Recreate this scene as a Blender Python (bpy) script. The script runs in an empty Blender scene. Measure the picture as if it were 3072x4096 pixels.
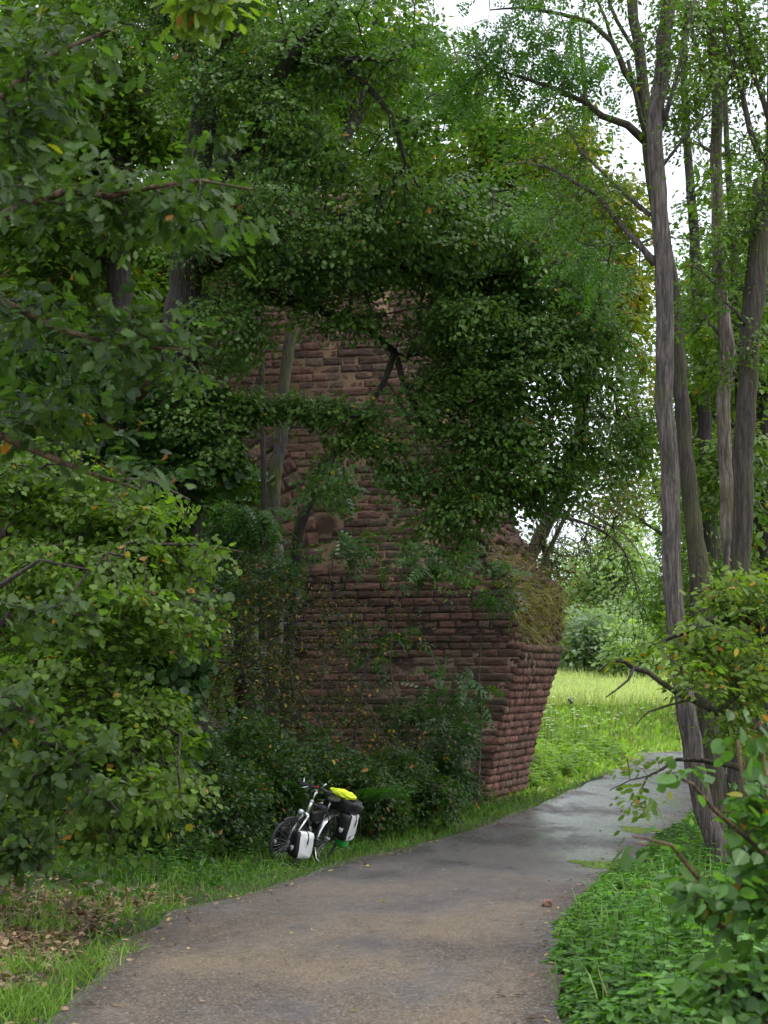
import bpy, bmesh, math
import numpy as np
from mathutils import Vector, Matrix, noise

R = math.radians
SC = bpy.context.scene
COL = SC.collection
FPX = 1713.0; HX = 384.0; HY = 676.0; CAMZ = 3.1

# ------------------------------------------------------------------ helpers
LOCAL = set()
def P(px, py, d):
    return np.array([(px-HX)/FPX*d, d, CAMZ+(HY-py)/FPX*d])

def tag(o, label=None, cat=None, group=None, kind=None):
    if label: o['label'] = label
    if cat: o['category'] = cat
    if group: o['group'] = group
    if kind: o['kind'] = kind
    return o

def empty(name, loc=(0,0,0), label=None, cat=None, group=None):
    o = bpy.data.objects.new(name, None); COL.objects.link(o)
    o.location = loc; o.empty_display_size = .2
    bpy.context.view_layer.update()
    return tag(o, label, cat, group)

def setparent(o, parent):
    if parent is not None:
        o.parent = parent
        o.matrix_parent_inverse = Matrix.Translation(parent.location).inverted() if parent.name not in LOCAL else Matrix.Identity(4)

class MB:
    """collects vertices / faces (any polygon size) with a colour per vertex"""
    def __init__(s): s.V = []; s.F = []; s.C = []; s.n = 0
    def add(s, V, F, col=None):
        V = np.asarray(V, float).reshape(-1,3)
        s.V.append(V)
        for f in (F if isinstance(F, list) and len(F) and isinstance(F[0], np.ndarray) and F[0].ndim == 2 else [np.asarray(F)]):
            s.F.append(np.asarray(f)+s.n)
        if col is None: col = np.ones((len(V),3))
        col = np.asarray(col, float)
        if col.ndim == 1: col = np.tile(col, (len(V),1))
        s.C.append(col); s.n += len(V)
    def build(s, name, mat, parent=None, smooth=False):
        V = np.concatenate(s.V); C = np.concatenate(s.C)
        me = bpy.data.meshes.new(name)
        me.vertices.add(len(V)); me.vertices.foreach_set('co', V.astype(np.float32).ravel())
        tot = np.concatenate([np.full(len(f), f.shape[1], np.int32) for f in s.F])
        idx = np.concatenate([f.ravel() for f in s.F]).astype(np.int32)
        me.loops.add(len(idx)); me.loops.foreach_set('vertex_index', idx)
        me.polygons.add(len(tot))
        me.polygons.foreach_set('loop_start', np.concatenate([[0], np.cumsum(tot)[:-1]]).astype(np.int32))
        me.polygons.foreach_set('loop_total', tot)
        if smooth: me.polygons.foreach_set('use_smooth', np.ones(len(tot), bool))
        a = me.color_attributes.new('Col', 'FLOAT_COLOR', 'POINT')
        a.data.foreach_set('color', np.hstack([C, np.ones((len(C),1))]).astype(np.float32).ravel())
        me.update(calc_edges=True)
        me.materials.append(mat)
        o = bpy.data.objects.new(name, me); COL.objects.link(o)
        setparent(o, parent)
        return o

def nrm(a): return a/np.maximum(np.linalg.norm(a, axis=-1, keepdims=True), 1e-9)

def catmull(pts, step):
    pts = np.asarray(pts, float)
    if len(pts) < 3: 
        n = max(2, int(np.linalg.norm(pts[1,:3]-pts[0,:3])/step)+1)
        t = np.linspace(0,1,n)[:,None]; return pts[0]*(1-t)+pts[1]*t
    q = np.vstack([2*pts[0]-pts[1], pts, 2*pts[-1]-pts[-2]]); out = []
    for i in range(1, len(q)-2):
        L = np.linalg.norm(q[i+1,:3]-q[i,:3]); n = max(1, int(L/step))
        t = (np.arange(n)/n)[:,None]
        p0,p1,p2,p3 = q[i-1],q[i],q[i+1],q[i+2]
        out.append(.5*((2*p1)+(-p0+p2)*t+(2*p0-5*p1+4*p2-p3)*t**2+(-p0+3*p1-3*p2+p3)*t**3))
    out.append(pts[-1:]); return np.vstack(out)

def tube(mb, pts, rad, sides=8, col=None, cap=True, rough=0, rng=None):
    pts = np.asarray(pts, float); n = len(pts); rad = np.broadcast_to(np.asarray(rad, float), (n,))
    T = nrm(np.gradient(pts, axis=0))
    u = np.cross(T[0], [0,1,0]); 
    if np.linalg.norm(u) < .1: u = np.cross(T[0], [1,0,0])
    u = u/np.linalg.norm(u); U = [u]
    for i in range(1,n):
        u = u-T[i]*np.dot(u,T[i]); u = u/np.linalg.norm(u); U.append(u)
    U = np.array(U); W = np.cross(T,U)
    a = np.arange(sides)/sides*2*np.pi
    rr = rad[:,None]*np.ones(sides)
    if rough and rng is not None:
        rr = rr*(1+rough*rng.standard_normal(rr.shape)*.5+rough*np.sin(a*3+1)[None]*.6)
    V = pts[:,None]+rr[...,None]*(np.cos(a)[None,:,None]*U[:,None]+np.sin(a)[None,:,None]*W[:,None])
    i = np.arange(n-1)[:,None]*sides; j = np.arange(sides)[None]; k = (j+1)%sides
    F = np.stack([i+j, i+k, i+sides+k, i+sides+j], -1).reshape(-1,4)
    V = V.reshape(-1,3); Fs = [F]
    if cap:
        V = np.vstack([V, pts[0], pts[-1]]); b = n*sides
        js = np.arange(sides); ks = (js+1)%sides
        Fs.append(np.vstack([np.stack([ks,js,np.full(sides,b)],-1), np.stack([(n-1)*sides+js,(n-1)*sides+ks,np.full(sides,b+1)],-1)]))
    mb.add(V, Fs, col)

def box(mb, c, s, rot=None, col=None, bev=0.0):
    """box with chamfered edges"""
    s = np.asarray(s, float)/2; b = min(bev, s.min()*.9)
    bm = bmesh.new(); bmesh.ops.create_cube(bm, size=1)
    for v in bm.verts: v.co = Vector(tuple(np.sign(v.co)*s))
    if b > 0: bmesh.ops.bevel(bm, geom=list(bm.edges), offset=b, segments=3, profile=.6, affect='EDGES')
    addbm(mb, bm, Matrix.Translation(Vector(c)) @ (rot.to_4x4() if rot else Matrix.Identity(4)), col)

def addbm(mb, bm, M=Matrix.Identity(4), col=None):
    bm.verts.index_update()
    V = [tuple(M @ v.co) for v in bm.verts]; by = {}
    for f in bm.faces: by.setdefault(len(f.verts), []).append([v.index for v in f.verts])
    mb.add(V, [np.array(x) for x in by.values()], col); bm.free()

# ------------------------------------------------------------------ materials
def new_mat(name):
    m = bpy.data.materials.new(name); m.use_nodes = True
    nt = m.node_tree; nt.nodes.clear(); return m, nt
def nd(nt, t, **kw):
    n = nt.nodes.new(t)
    for k,v in kw.items():
        if k in n.inputs.keys(): n.inputs[k].default_value = v
        else: setattr(n, k, v)
    return n
def lk(nt, a, ao, b, bi): nt.links.new(a.outputs[ao], b.inputs[bi])
def mixc(nt, a, b, f, blend='MIX'):
    m = nt.nodes.new('ShaderNodeMix'); m.data_type = 'RGBA'; m.blend_type = blend
    for i,x in ((6,a),(7,b)):
        if isinstance(x, tuple): m.inputs[i].default_value = (*x,1) if len(x)==3 else x
        else: nt.links.new(x, m.inputs[i])
    if isinstance(f,(int,float)): m.inputs[0].default_value = f
    else: nt.links.new(f, m.inputs[0])
    return m.outputs[2]
def ramp(nt, src, lo, hi, a=0., b=1.):
    m = nt.nodes.new('ShaderNodeMapRange'); m.inputs[1].default_value = lo; m.inputs[2].default_value = hi
    m.inputs[3].default_value = a; m.inputs[4].default_value = b
    nt.links.new(src, m.inputs[0]); return m.outputs[0]
def pos(nt, scale=(1,1,1)):
    g = nt.nodes.new('ShaderNodeNewGeometry'); m = nt.nodes.new('ShaderNodeMapping'); m.inputs['Scale'].default_value = scale
    nt.links.new(g.outputs['Position'], m.inputs[0]); return m.outputs[0]
def nz(nt, vec, scale, detail=3, rough=.55):
    n = nt.nodes.new('ShaderNodeTexNoise'); n.inputs['Scale'].default_value = scale; n.inputs['Detail'].default_value = detail
    n.inputs['Roughness'].default_value = rough; nt.links.new(vec, n.inputs['Vector']); return n.outputs['Fac']
def nz_col(nt, vec, scale):
    n = nt.nodes.new('ShaderNodeTexNoise'); n.inputs['Scale'].default_value = scale; nt.links.new(vec, n.inputs['Vector']); return n.outputs['Color']
def finish(nt, color, rough=.6, bump=None, bstr=.3, bdist=.02, spec=.5, metallic=0., transl=0., coat=0.):
    out = nt.nodes.new('ShaderNodeOutputMaterial'); p = nt.nodes.new('ShaderNodeBsdfPrincipled')
    if isinstance(color, tuple): p.inputs['Base Color'].default_value = (*color,1)
    else: nt.links.new(color, p.inputs['Base Color'])
    if isinstance(rough,(int,float)): p.inputs['Roughness'].default_value = rough
    else: nt.links.new(rough, p.inputs['Roughness'])
    if isinstance(spec,(int,float)): p.inputs['Specular IOR Level'].default_value = spec
    else: nt.links.new(spec, p.inputs['Specular IOR Level'])
    p.inputs['Metallic'].default_value = metallic; p.inputs['Coat Weight'].default_value = coat
    if bump is not None:
        b = nt.nodes.new('ShaderNodeBump'); b.inputs['Strength'].default_value = bstr; b.inputs['Distance'].default_value = bdist
        nt.links.new(bump, b.inputs['Height']); nt.links.new(b.outputs[0], p.inputs['Normal'])
    sh = p.outputs[0]
    if transl:
        t = nt.nodes.new('ShaderNodeBsdfTranslucent')
        c2 = mixc(nt, color, (1.25,1.5,.35), 1., 'MULTIPLY')
        nt.links.new(c2, t.inputs[0])
        mx = nt.nodes.new('ShaderNodeMixShader'); mx.inputs[0].default_value = transl
        nt.links.new(p.outputs[0], mx.inputs[1]); nt.links.new(t.outputs[0], mx.inputs[2]); sh = mx.outputs[0]
    nt.links.new(sh, out.inputs[0])

def leaf_mat(name, rough=.38, spec=.45, tr=.4):
    m, nt = new_mat(name)
    a = nd(nt, 'ShaderNodeAttribute', attribute_name='Col')
    finish(nt, a.outputs['Color'], rough, spec=spec, transl=tr); return m
M_LEAF = leaf_mat('wet_leaf', .34, .36, .42)
M_LEAF2 = leaf_mat('soft_leaf', .42, .25, .48)
M_GRASS = leaf_mat('grass_blade', .45, .35, .35)
M_DRY = leaf_mat('dry_leaf', .6, .35, .15)

def bark_mat(name, c1, c2, moss=.35, ridge=1., mossc=(.075,.085,.012)):
    m, nt = new_mat(name)
    v = pos(nt, (10,10,1.1)); v0 = pos(nt)
    n1 = nz(nt, v, 2.2*ridge, 6, .7); n2 = nz(nt, v0, 1.3, 4, .6); n3 = nz(nt, v0, 26, 2)
    vv = nt.nodes.new('ShaderNodeTexVoronoi'); vv.feature = 'DISTANCE_TO_EDGE'; vv.inputs['Scale'].default_value = 3.0*ridge
    dv = mixc(nt, v, nz_col(nt, v, 1.2), .45); nt.links.new(dv, vv.inputs['Vector'])
    c = mixc(nt, c1, c2, ramp(nt, n1, .40, .62))
    c = mixc(nt, (.012,.009,.008), c, ramp(nt, vv.outputs['Distance'], .0, .12, .45, 1))
    hm = nt.nodes.new('ShaderNodeMath'); hm.operation = 'ADD'; nt.links.new(n1, hm.inputs[0]); nt.links.new(ramp(nt, vv.outputs['Distance'], 0, .2, 0, .35), hm.inputs[1])
    c = mixc(nt, c, (.02,.017,.015), ramp(nt, nz(nt, pos(nt,(2,2,.8)), 1.7, 4), .56, .7, 0, .75))
    c = mixc(nt, c, mossc, ramp(nt, n2, .62-moss*.35, .75-moss*.25, 0, .85))
    c = mixc(nt, c, (.30,.31,.27), ramp(nt, n3, .74, .79, 0, .7))
    finish(nt, c, .75, bump=hm.outputs[0], bstr=1., bdist=.04); return m
M_BARK = bark_mat('grey_bark', (.045,.036,.031), (.175,.145,.125), .12)
M_BARKM = bark_mat('mossy_bark', (.024,.018,.013), (.085,.066,.05), .5, mossc=(.055,.06,.01))
M_BARKD = bark_mat('dark_bark', (.012,.009,.007), (.035,.027,.02), .5, mossc=(.03,.034,.008))
M_BARKW = bark_mat('split_bark', (.10,.07,.055), (.30,.24,.21), .5)
M_TWIG = bark_mat('twig_bark', (.03,.024,.018), (.09,.07,.05), .3)
M_TWIGL = bark_mat('brown_shoot_bark', (.12,.07,.035), (.22,.14,.07), .1)

def simple(name, col, rough=.5, metallic=0., spec=.5, bscale=None, var=.15, coat=0.):
    m, nt = new_mat(name)
    v = pos(nt); n = nz(nt, v, bscale or 30, 3)
    c = mixc(nt, tuple(x*(1-var) for x in col), tuple(min(1,x*(1+var)) for x in col), n)
    finish(nt, c, rough, bump=n, bstr=.15, bdist=.004, spec=spec, metallic=metallic, coat=coat); return m

# stone
m, nt = new_mat('red_sandstone'); M_STONE = m
a = nd(nt, 'ShaderNodeAttribute', attribute_name='Col'); v = pos(nt)
n1 = nz(nt, pos(nt,(1,1,2.4)), 9, 6, .7); n2 = nz(nt, v, .55, 4, .6); n3 = nz(nt, v, 30, 3)
c = mixc(nt, a.outputs['Color'], (.22,.17,.14), ramp(nt, n1, .35, .75, 0, .3))
c = mixc(nt, c, (.02,.014,.012), ramp(nt, n1, .48, .3, 0, .75))
c = mixc(nt, c, (.06,.068,.02), ramp(nt, n2, .54, .7, 0, .55))
c = mixc(nt, c, (.34,.35,.29), ramp(nt, n3, .72, .8, 0, .5))
finish(nt, c, .8, bump=n1, bstr=1., bdist=.04, spec=.3)
m, nt = new_mat('lime_mortar'); M_MORTAR = m
v = pos(nt); z = nd(nt,'ShaderNodeSeparateXYZ'); nt.links.new(v, z.inputs[0])
n2 = nz(nt, v, .45, 4, .6); nf = nz(nt, v, 12, 4)
c = mixc(nt, (.20,.12,.07), (.32,.23,.15), nf)
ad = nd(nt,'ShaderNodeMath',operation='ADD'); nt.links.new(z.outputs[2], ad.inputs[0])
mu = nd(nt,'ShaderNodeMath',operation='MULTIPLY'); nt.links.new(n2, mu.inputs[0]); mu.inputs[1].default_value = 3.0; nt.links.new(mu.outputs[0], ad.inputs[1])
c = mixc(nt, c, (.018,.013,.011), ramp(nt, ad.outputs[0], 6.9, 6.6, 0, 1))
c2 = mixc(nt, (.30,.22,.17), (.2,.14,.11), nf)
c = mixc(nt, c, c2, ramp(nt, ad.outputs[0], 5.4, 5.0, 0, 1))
c = mixc(nt, c, (.03,.022,.018), ramp(nt, nz(nt, v, 1.1, 3), .5, .62, 0, .8))
finish(nt, c, .9, bump=nf, bstr=.5, bdist=.02, spec=.2)

# ground
m, nt = new_mat('forest_soil'); M_SOIL = m
a = nd(nt, 'ShaderNodeAttribute', attribute_name='Col'); v = pos(nt)
n1 = nz(nt, v, 6, 6, .7); n2 = nz(nt, v, 45, 4, .7)
c = mixc(nt, a.outputs['Color'], (.02,.014,.009), ramp(nt, n1, .58, .36, 0, .6))
c = mixc(nt, c, (.13,.08,.045), ramp(nt, n2, .58, .72, 0, .5))
finish(nt, c, .9, bump=n2, bstr=.8, bdist=.04, spec=.2)
# path
m, nt = new_mat('wet_worn_tarmac'); M_PATH = m
v = pos(nt); g = nd(nt,'ShaderNodeSeparateXYZ'); nt.links.new(v, g.inputs[0])
big = nz(nt, pos(nt,(1,.45,1)), .75, 4, .6); fine = nz(nt, v, 60, 4, .75); mid = nz(nt, pos(nt,(1,.3,1)), 5, 3, .6)
vo = nt.nodes.new('ShaderNodeTexVoronoi'); vo.inputs['Scale'].default_value = 85; nt.links.new(v, vo.inputs['Vector'])
a = nd(nt, 'ShaderNodeAttribute', attribute_name='Col'); sa = nd(nt,'ShaderNodeSeparateColor'); nt.links.new(a.outputs['Color'], sa.inputs[0])
c = mixc(nt, (.088,.067,.052), (.165,.122,.078), ramp(nt, big, .40, .60))
c = mixc(nt, c, (.085,.079,.08), ramp(nt, g.outputs[1], 13, 24, 0, .85))
c = mixc(nt, c, (.035,.024,.018), sa.outputs[0])
c = mixc(nt, c, (.025,.022,.022), ramp(nt, mid, .47, .33, 0, .35))
st = nd(nt,'ShaderNodeSeparateColor'); nt.links.new(vo.outputs['Color'], st.inputs[0])
c = mixc(nt, c, (.36,.31,.26), ramp(nt, st.outputs[0], .80, .95, 0, .6))
c = mixc(nt, c, (.012,.010,.009), ramp(nt, st.outputs[1], .74, .92, 0, .8))
wet = ramp(nt, g.outputs[1], 15, 30, .12, .85)
w2 = nd(nt,'ShaderNodeMath',operation='ADD'); nt.links.new(wet, w2.inputs[0])
w3 = nz(nt, pos(nt,(1.1,.33,1)), .9, 3, .55); w4 = nt.nodes.new('ShaderNodeMath'); w4.operation = 'ADD'; nt.links.new(ramp(nt, w3, .36, .64, -.45, .45), w4.inputs[0]); nt.links.new(ramp(nt, nz(nt, v, 8, 4, .7), .35, .65, -.22, .22), w4.inputs[1]); nt.links.new(w4.outputs[0], w2.inputs[1]); 
wc = nd(nt,'ShaderNodeClamp'); nt.links.new(w2.outputs[0], wc.inputs[0])
wsq = wc.outputs[0]
rg = ramp(nt, wsq, 0, 1, .8, .27)
c = mixc(nt, c, (.085,.083,.09), ramp(nt, wsq, .2, .9, 0, .6))
hb = nd(nt,'ShaderNodeMath',operation='ADD'); nt.links.new(fine, hb.inputs[0]); nt.links.new(st.outputs[0], hb.inputs[1])
out = nt.nodes.new('ShaderNodeOutputMaterial'); p = nt.nodes.new('ShaderNodeBsdfPrincipled'); b = nt.nodes.new('ShaderNodeBump')
nt.links.new(c, p.inputs['Base Color']); nt.links.new(rg, p.inputs['Roughness']); nt.links.new(ramp(nt, wsq, .1, .9, .4, 1.), p.inputs['Specular IOR Level'])
nt.links.new(ramp(nt, wsq, .2, .9, .6, .06), b.inputs['Strength']); b.inputs['Distance'].default_value = .01
nt.links.new(hb.outputs[0], b.inputs['Height']); nt.links.new(b.outputs[0], p.inputs['Normal']); nt.links.new(p.outputs[0], out.inputs[0])
m, nt = new_mat('puddle_water'); M_WATER = m
finish(nt, mixc(nt, (.03,.026,.022), (.045,.042,.03), nz(nt, pos(nt), 2, 3)), .07, bump=nz(nt, pos(nt), 9, 2), bstr=.05, bdist=.01)

# ------------------------------------------------------------------ terrain
_bx = np.array([-30,5,9,16,26.5,36,45,74,88,105,150,260,700], float); _bz = np.array([1.5,1.4,1.34,.92,.3,.04,0,0,.9,2.45,4.2,7.5,15], float)
_yy = np.arange(-40,720,1.0); _zz = np.interp(_yy,_bx,_bz); _k = np.hanning(9); _k/=_k.sum(); _zz = np.convolve(np.pad(_zz,4,'edge'),_k,'valid')
def base(y): return np.interp(y,_yy,_zz)
def hit(px, py):
    d = 10.
    ds = np.arange(5,400,.02); z = CAMZ+(HY-py)/FPX*ds
    i = np.argmax(z <= base(ds)); return np.array([(px-HX)/FPX*ds[i], ds[i]])
LE = [(54,1016),(97,987),(117,967),(156,930),(185,915),(240,901),(271,890),(316,874),(375,858),(446,839),(493,823),(522,813),(553,803),(576,789),(612,775),(647,758),(683,752)]
RE = [(560,1024),(550,975),(557,926),(576,903),(600,879),(636,850),(659,836),(680,822)]
LW = np.array([hit(*p) for p in LE]); RW = np.array([hit(*p) for p in RE])
LW = np.vstack([[-1.35,-6],[-1.4,3], LW, [30,82],[60,90]]); RW = np.vstack([[1.15,-6],[.95,4],[.86,7], RW[1:], [7.9,42],[9.9,48],[11.9,54],[14.2,60.5],[18.5,66.5],[24,71],[34,77],[60,85]])
def resamp(w, n):
    w = catmull(np.hstack([w, np.zeros((len(w),1))]), .25)[:,:2]
    s = np.concatenate([[0],np.cumsum(np.linalg.norm(np.diff(w,axis=0),axis=1))]); t = np.linspace(0,s[-1],n)
    return np.stack([np.interp(t,s,w[:,0]),np.interp(t,s,w[:,1])],-1)
NP = 700
LWr = resamp(LW, NP); RWr = resamp(RW, NP)
# pair by nearest so the strip stays square to the path
def pair(L, Rr):
    out = []; j = 0
    for p in L:
        seg = Rr[j:j+60]; k = np.argmin(np.linalg.norm(seg-p,axis=1)); j += k; out.append(Rr[j])
    return np.array(out)
RP = pair(LWr, RWr)
k = np.hanning(25); k/=k.sum()
RP = np.stack([np.convolve(np.pad(RP[:,i],12,'edge'),k,'valid') for i in range(2)],-1)
CL = (LWr+RP)/2
def _edge(poly):
    T = nrm(np.gradient(poly, axis=0)); return poly[::2].astype(np.float32), T[::2], np.stack([T[:,1],-T[:,0]],-1)[::2]
_EL, _ER = _edge(LWr), _edge(resamp(RW, NP))
def _sd(X, E):
    Cs,T,Nn = E; Xf = X.astype(np.float32)
    i = ((Cs**2).sum(1)[None]-2*Xf@Cs.T).argmin(1); v = X-Cs[i]
    o = (v*Nn[i]).sum(1); L = np.linalg.norm(v,axis=1)
    return np.sign(o)*np.where(L < 1.2, np.abs(o), L)
def sdist(x, y):
    """distance outside the path (negative inside) and side: -1 left, +1 right"""
    x = np.atleast_1d(x).ravel(); y = np.atleast_1d(y).ravel(); dd = np.empty(len(x)); sd = np.empty(len(x))
    for a in range(0,len(x),20000):
        X = np.stack([x[a:a+20000],y[a:a+20000]],-1); l = -_sd(X,_EL); r = _sd(X,_ER)
        dd[a:a+20000] = np.maximum(l,r); sd[a:a+20000] = np.where(l > r,-1,1)
    return dd, sd
def sst(t): t = np.clip(t,0,1); return t*t*(3-2*t)
def G(x, y):
    sh = np.shape(x); x = np.ravel(np.asarray(x,float)); y = np.ravel(np.asarray(y,float))
    d, s = sdist(x,y); d = np.maximum(d,0); z = base(y)
    left = s < 0
    near = np.where(left, .45*sst(d/5)*sst((30-y)/10), -.25*sst((d-.5)/4)*sst((50-y)/15))
    far = np.where(left, 1.25*sst((d-.3)/6)*sst((y-46)/6)*sst((220-y)/80), .3*sst(d/8)*sst((y-60)/10))
    hill = 15*sst((-x-3-(y-52)*.0)/12)*sst((y-49)/10) + 7*sst((-x-9)/14)*sst((y-14)/16)
    bump = .05*np.sin(x*1.7+y*.6)*np.sin(y*1.1-x*.4)*sst(d/1.) 
    return (z+near+far+hill+bump).reshape(sh)

def build_ground():
    xs = np.concatenate([np.linspace(-400,-60,12)[:-1], np.linspace(-60,-20,21)[:-1], np.linspace(-20,22,211)[:-1], np.linspace(22,70,41)[:-1], np.linspace(70,450,16)])
    ys = np.concatenate([np.linspace(-30,0,16)[:-1], np.linspace(0,60,241)[:-1], np.linspace(60,170,90)[:-1], np.linspace(170,700,20)])
    X, Y = np.meshgrid(xs, ys); Z = G(X,Y)
    d,s = sdist(X,Y); d = d.reshape(X.shape); s = s.reshape(X.shape)
    Z = Z-.03*sst(1-np.abs(np.minimum(d,.25))/.25)*0 - np.where(d<-.12,.06,0)
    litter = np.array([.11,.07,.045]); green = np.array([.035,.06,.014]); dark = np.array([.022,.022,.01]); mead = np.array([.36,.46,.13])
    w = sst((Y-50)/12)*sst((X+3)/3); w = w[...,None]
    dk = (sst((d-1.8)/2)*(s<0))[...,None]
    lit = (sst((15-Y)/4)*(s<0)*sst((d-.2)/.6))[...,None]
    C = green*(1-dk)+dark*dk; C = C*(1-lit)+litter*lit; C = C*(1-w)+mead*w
    ny,nx = X.shape; i = np.arange(ny-1)[:,None]*nx; j = np.arange(nx-1)[None]
    F = np.stack([i+j,i+j+1,i+nx+j+1,i+nx+j],-1).reshape(-1,4)
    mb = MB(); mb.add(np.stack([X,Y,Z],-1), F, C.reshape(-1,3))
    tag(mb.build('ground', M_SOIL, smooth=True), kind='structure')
    # path sheet
    nw = 25; t = np.linspace(-.02,1.02,nw)
    rng = np.random.default_rng(3)
    wob = np.convolve(rng.standard_normal(NP+20),np.hanning(21)/4,'valid')[:NP]*.09
    L = LWr; Rr = RP
    XY = L[:,None]*(1-t)[None,:,None]+Rr[:,None]*t[None,:,None]
    XY = XY + (nrm(L-Rr)*wob[:,None])[:,None]*np.where(t<.5,1,-1)[None,:,None]*np.abs(2*t-1)[None,:,None]**4
    camber = 0*t
    Z = base(XY[...,1])+.02+camber[None]
    e = np.minimum(t,1-t); edge = np.clip(1-e/.11,0,1)[None]*np.ones((NP,1))
    Cc = np.stack([edge*.85]*3,-1).reshape(-1,3)
    i = np.arange(NP-1)[:,None]*nw; j = np.arange(nw-1)[None]
    F = np.stack([i+j,i+j+1,i+nw+j+1,i+nw+j],-1).reshape(-1,4)
    mb = MB(); mb.add(np.dstack([XY,Z]), F, Cc); tag(mb.build('path', M_PATH, smooth=True), kind='structure')
build_ground()
def pathz(x,y): return base(y)+.012+.03
def puddle(px,py,rx,ry,seed,label):
    c = hit(px,py); c2 = hit(px,py-ry); rng = np.random.default_rng(seed)
    n = 40; a = np.arange(n)/n*2*np.pi; r = 1+.22*np.sin(a*3+seed)+.14*np.sin(a*5+2*seed)+.08*np.sin(9*a+seed)
    sx = rx/FPX*c[1]; sy = abs(c2[1]-c[1])
    X = c[0]+sx*r*np.cos(a); Y = c[1]+sy*r*np.sin(a)
    V = np.stack([X,Y,np.full(n, base(c[1]).item()+.052)],-1); V[:,2] = base(Y)+.025
    V = np.vstack([V,[c[0],c[1],base(c[1])+.025]])
    mb = MB(); js = np.arange(n); mb.add(V, np.stack([js,(js+1)%n,np.full(n,n)],-1))
    o = mb.build('puddle', M_WATER); tag(o, label, 'puddle', 'puddles on the wet path')
puddle(600,866,26,4,1,'rain puddle with green reflection at the right edge of the path')
puddle(641,831,20,3,2,'pale rain puddle farther along the path beside the shrub')

# ------------------------------------------------------------------ leaves
def tpl_half(xs, ws, fold=.12, droop=.15):
    xs = np.array(xs); ws = np.array(ws)
    n = len(xs)
    def zf(x,w): return fold*w-droop*x*x
    L = np.stack([xs, ws, zf(xs,ws)],-1); Rr = L*[1,-1,1]
    b = [[0,0,0]]; t = [[1,0,-droop]]
    V = np.vstack([b,t,L,Rr])
    F = np.array([[0]+[2+n+i for i in range(n)]+[1], [1]+[2+n-1-i for i in range(n)]+[0]])
    return V, F
def tpl_pinn(n, L=.36, w=.12, droop=.35):
    V = []; F = []
    def leaf(o, d, l, ww):
        d = nrm(np.array(d,float)); s = np.cross([0,0,1.],d); k = len(V)
        V.extend([o, o+d*l*.5+s*ww*l, o+d*l+np.array([0,0,-.04]), o+d*l*.5-s*ww*l]); F.append([k,k+3,k+2,k+1])
    for i in range(n):
        x = .22+.7*i/(n-1); o = np.array([x,0,-droop*x*x]); l = L*(1-.35*abs(i/(n-1)-.4))
        leaf(o,[.55,.85,-.2],l,w*2); leaf(o,[.55,-.85,-.2],l,w*2)
    leaf(np.array([.92,0,-droop*.85]),[1,0,-.3],L*.8,w*2)
    k = len(V); V.extend([[0,.006,0],[0,-.006,0],[.95,-.004,-droop*.9],[.95,.004,-droop*.9]]); F.append([k,k+1,k+2,k+3])
    return np.array([np.array(v) for v in V]), np.array(F)
TPL = {
 'simple': tpl_half([.3,.7],[.24,.2]),
 'round': tpl_half([.12,.45,.8],[.28,.42,.27], .1, .2),
 'hazel': tpl_half([.04,.2,.3,.5,.62,.8,.86],[.2,.36,.37,.43,.37,.25,.12], .12, .22),
 'oak': tpl_half([.1,.2,.27,.38,.44,.56,.62,.74,.8,.93],[.05,.17,.09,.27,.15,.34,.19,.31,.15,.14], .1, .18),
 'ash': tpl_pinn(4),
 'fern': tpl_pinn(9, .3, .09, .45),
 'tiny': (np.array([[0,0,0],[.5,.27,.04],[1,0,-.08],[.5,-.27,.04]],float), np.array([[0,3,2,1]])),
 'blade': (np.array([[0,-.02,0],[0,.02,0],[.45,-.018,0],[.45,.018,0],[.8,-.012,-.1],[.8,.012,-.1],[1,0,-.24],[1,0,-.24]],float), np.array([[0,2,3,1],[2,4,5,3],[4,6,7,5]])),
}
def leaves(mb, kind, pos_, axis, normal, size, col):
    V, F = TPL[kind]; n = len(pos_)
    if n == 0: return
    ax = nrm(axis); s = nrm(np.cross(normal, ax)); nn = np.cross(ax, s)
    size = np.broadcast_to(size, (n,))[:,None,None]
    W = (V[None,:,0:1]*ax[:,None]+V[None,:,1:2]*s[:,None]+V[None,:,2:3]*nn[:,None])*size+pos_[:,None]
    k = len(V); FF = (F[None]+(np.arange(n)*k)[:,None,None]).reshape(-1,F.shape[1])
    mb.add(W.reshape(-1,3), FF, np.repeat(col, k, axis=0))
def palette(rng, n, c1, c2, ids=None, spread=.25, odd=None, podd=0.):
    t = rng.random(n)
    if ids is not None:
        u = rng.random(ids.max()+1); t = .6*u[ids]+.4*t
    c = np.array(c1)*(1-t[:,None])+np.array(c2)*t[:,None]
    c = c*(1+spread*(rng.random((n,1))*2-1))
    if odd is not None and podd > 0:
        m = rng.random(n) < podd; c[m] = np.array(odd)[rng.integers(0,len(odd),m.sum())]
    return c

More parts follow.
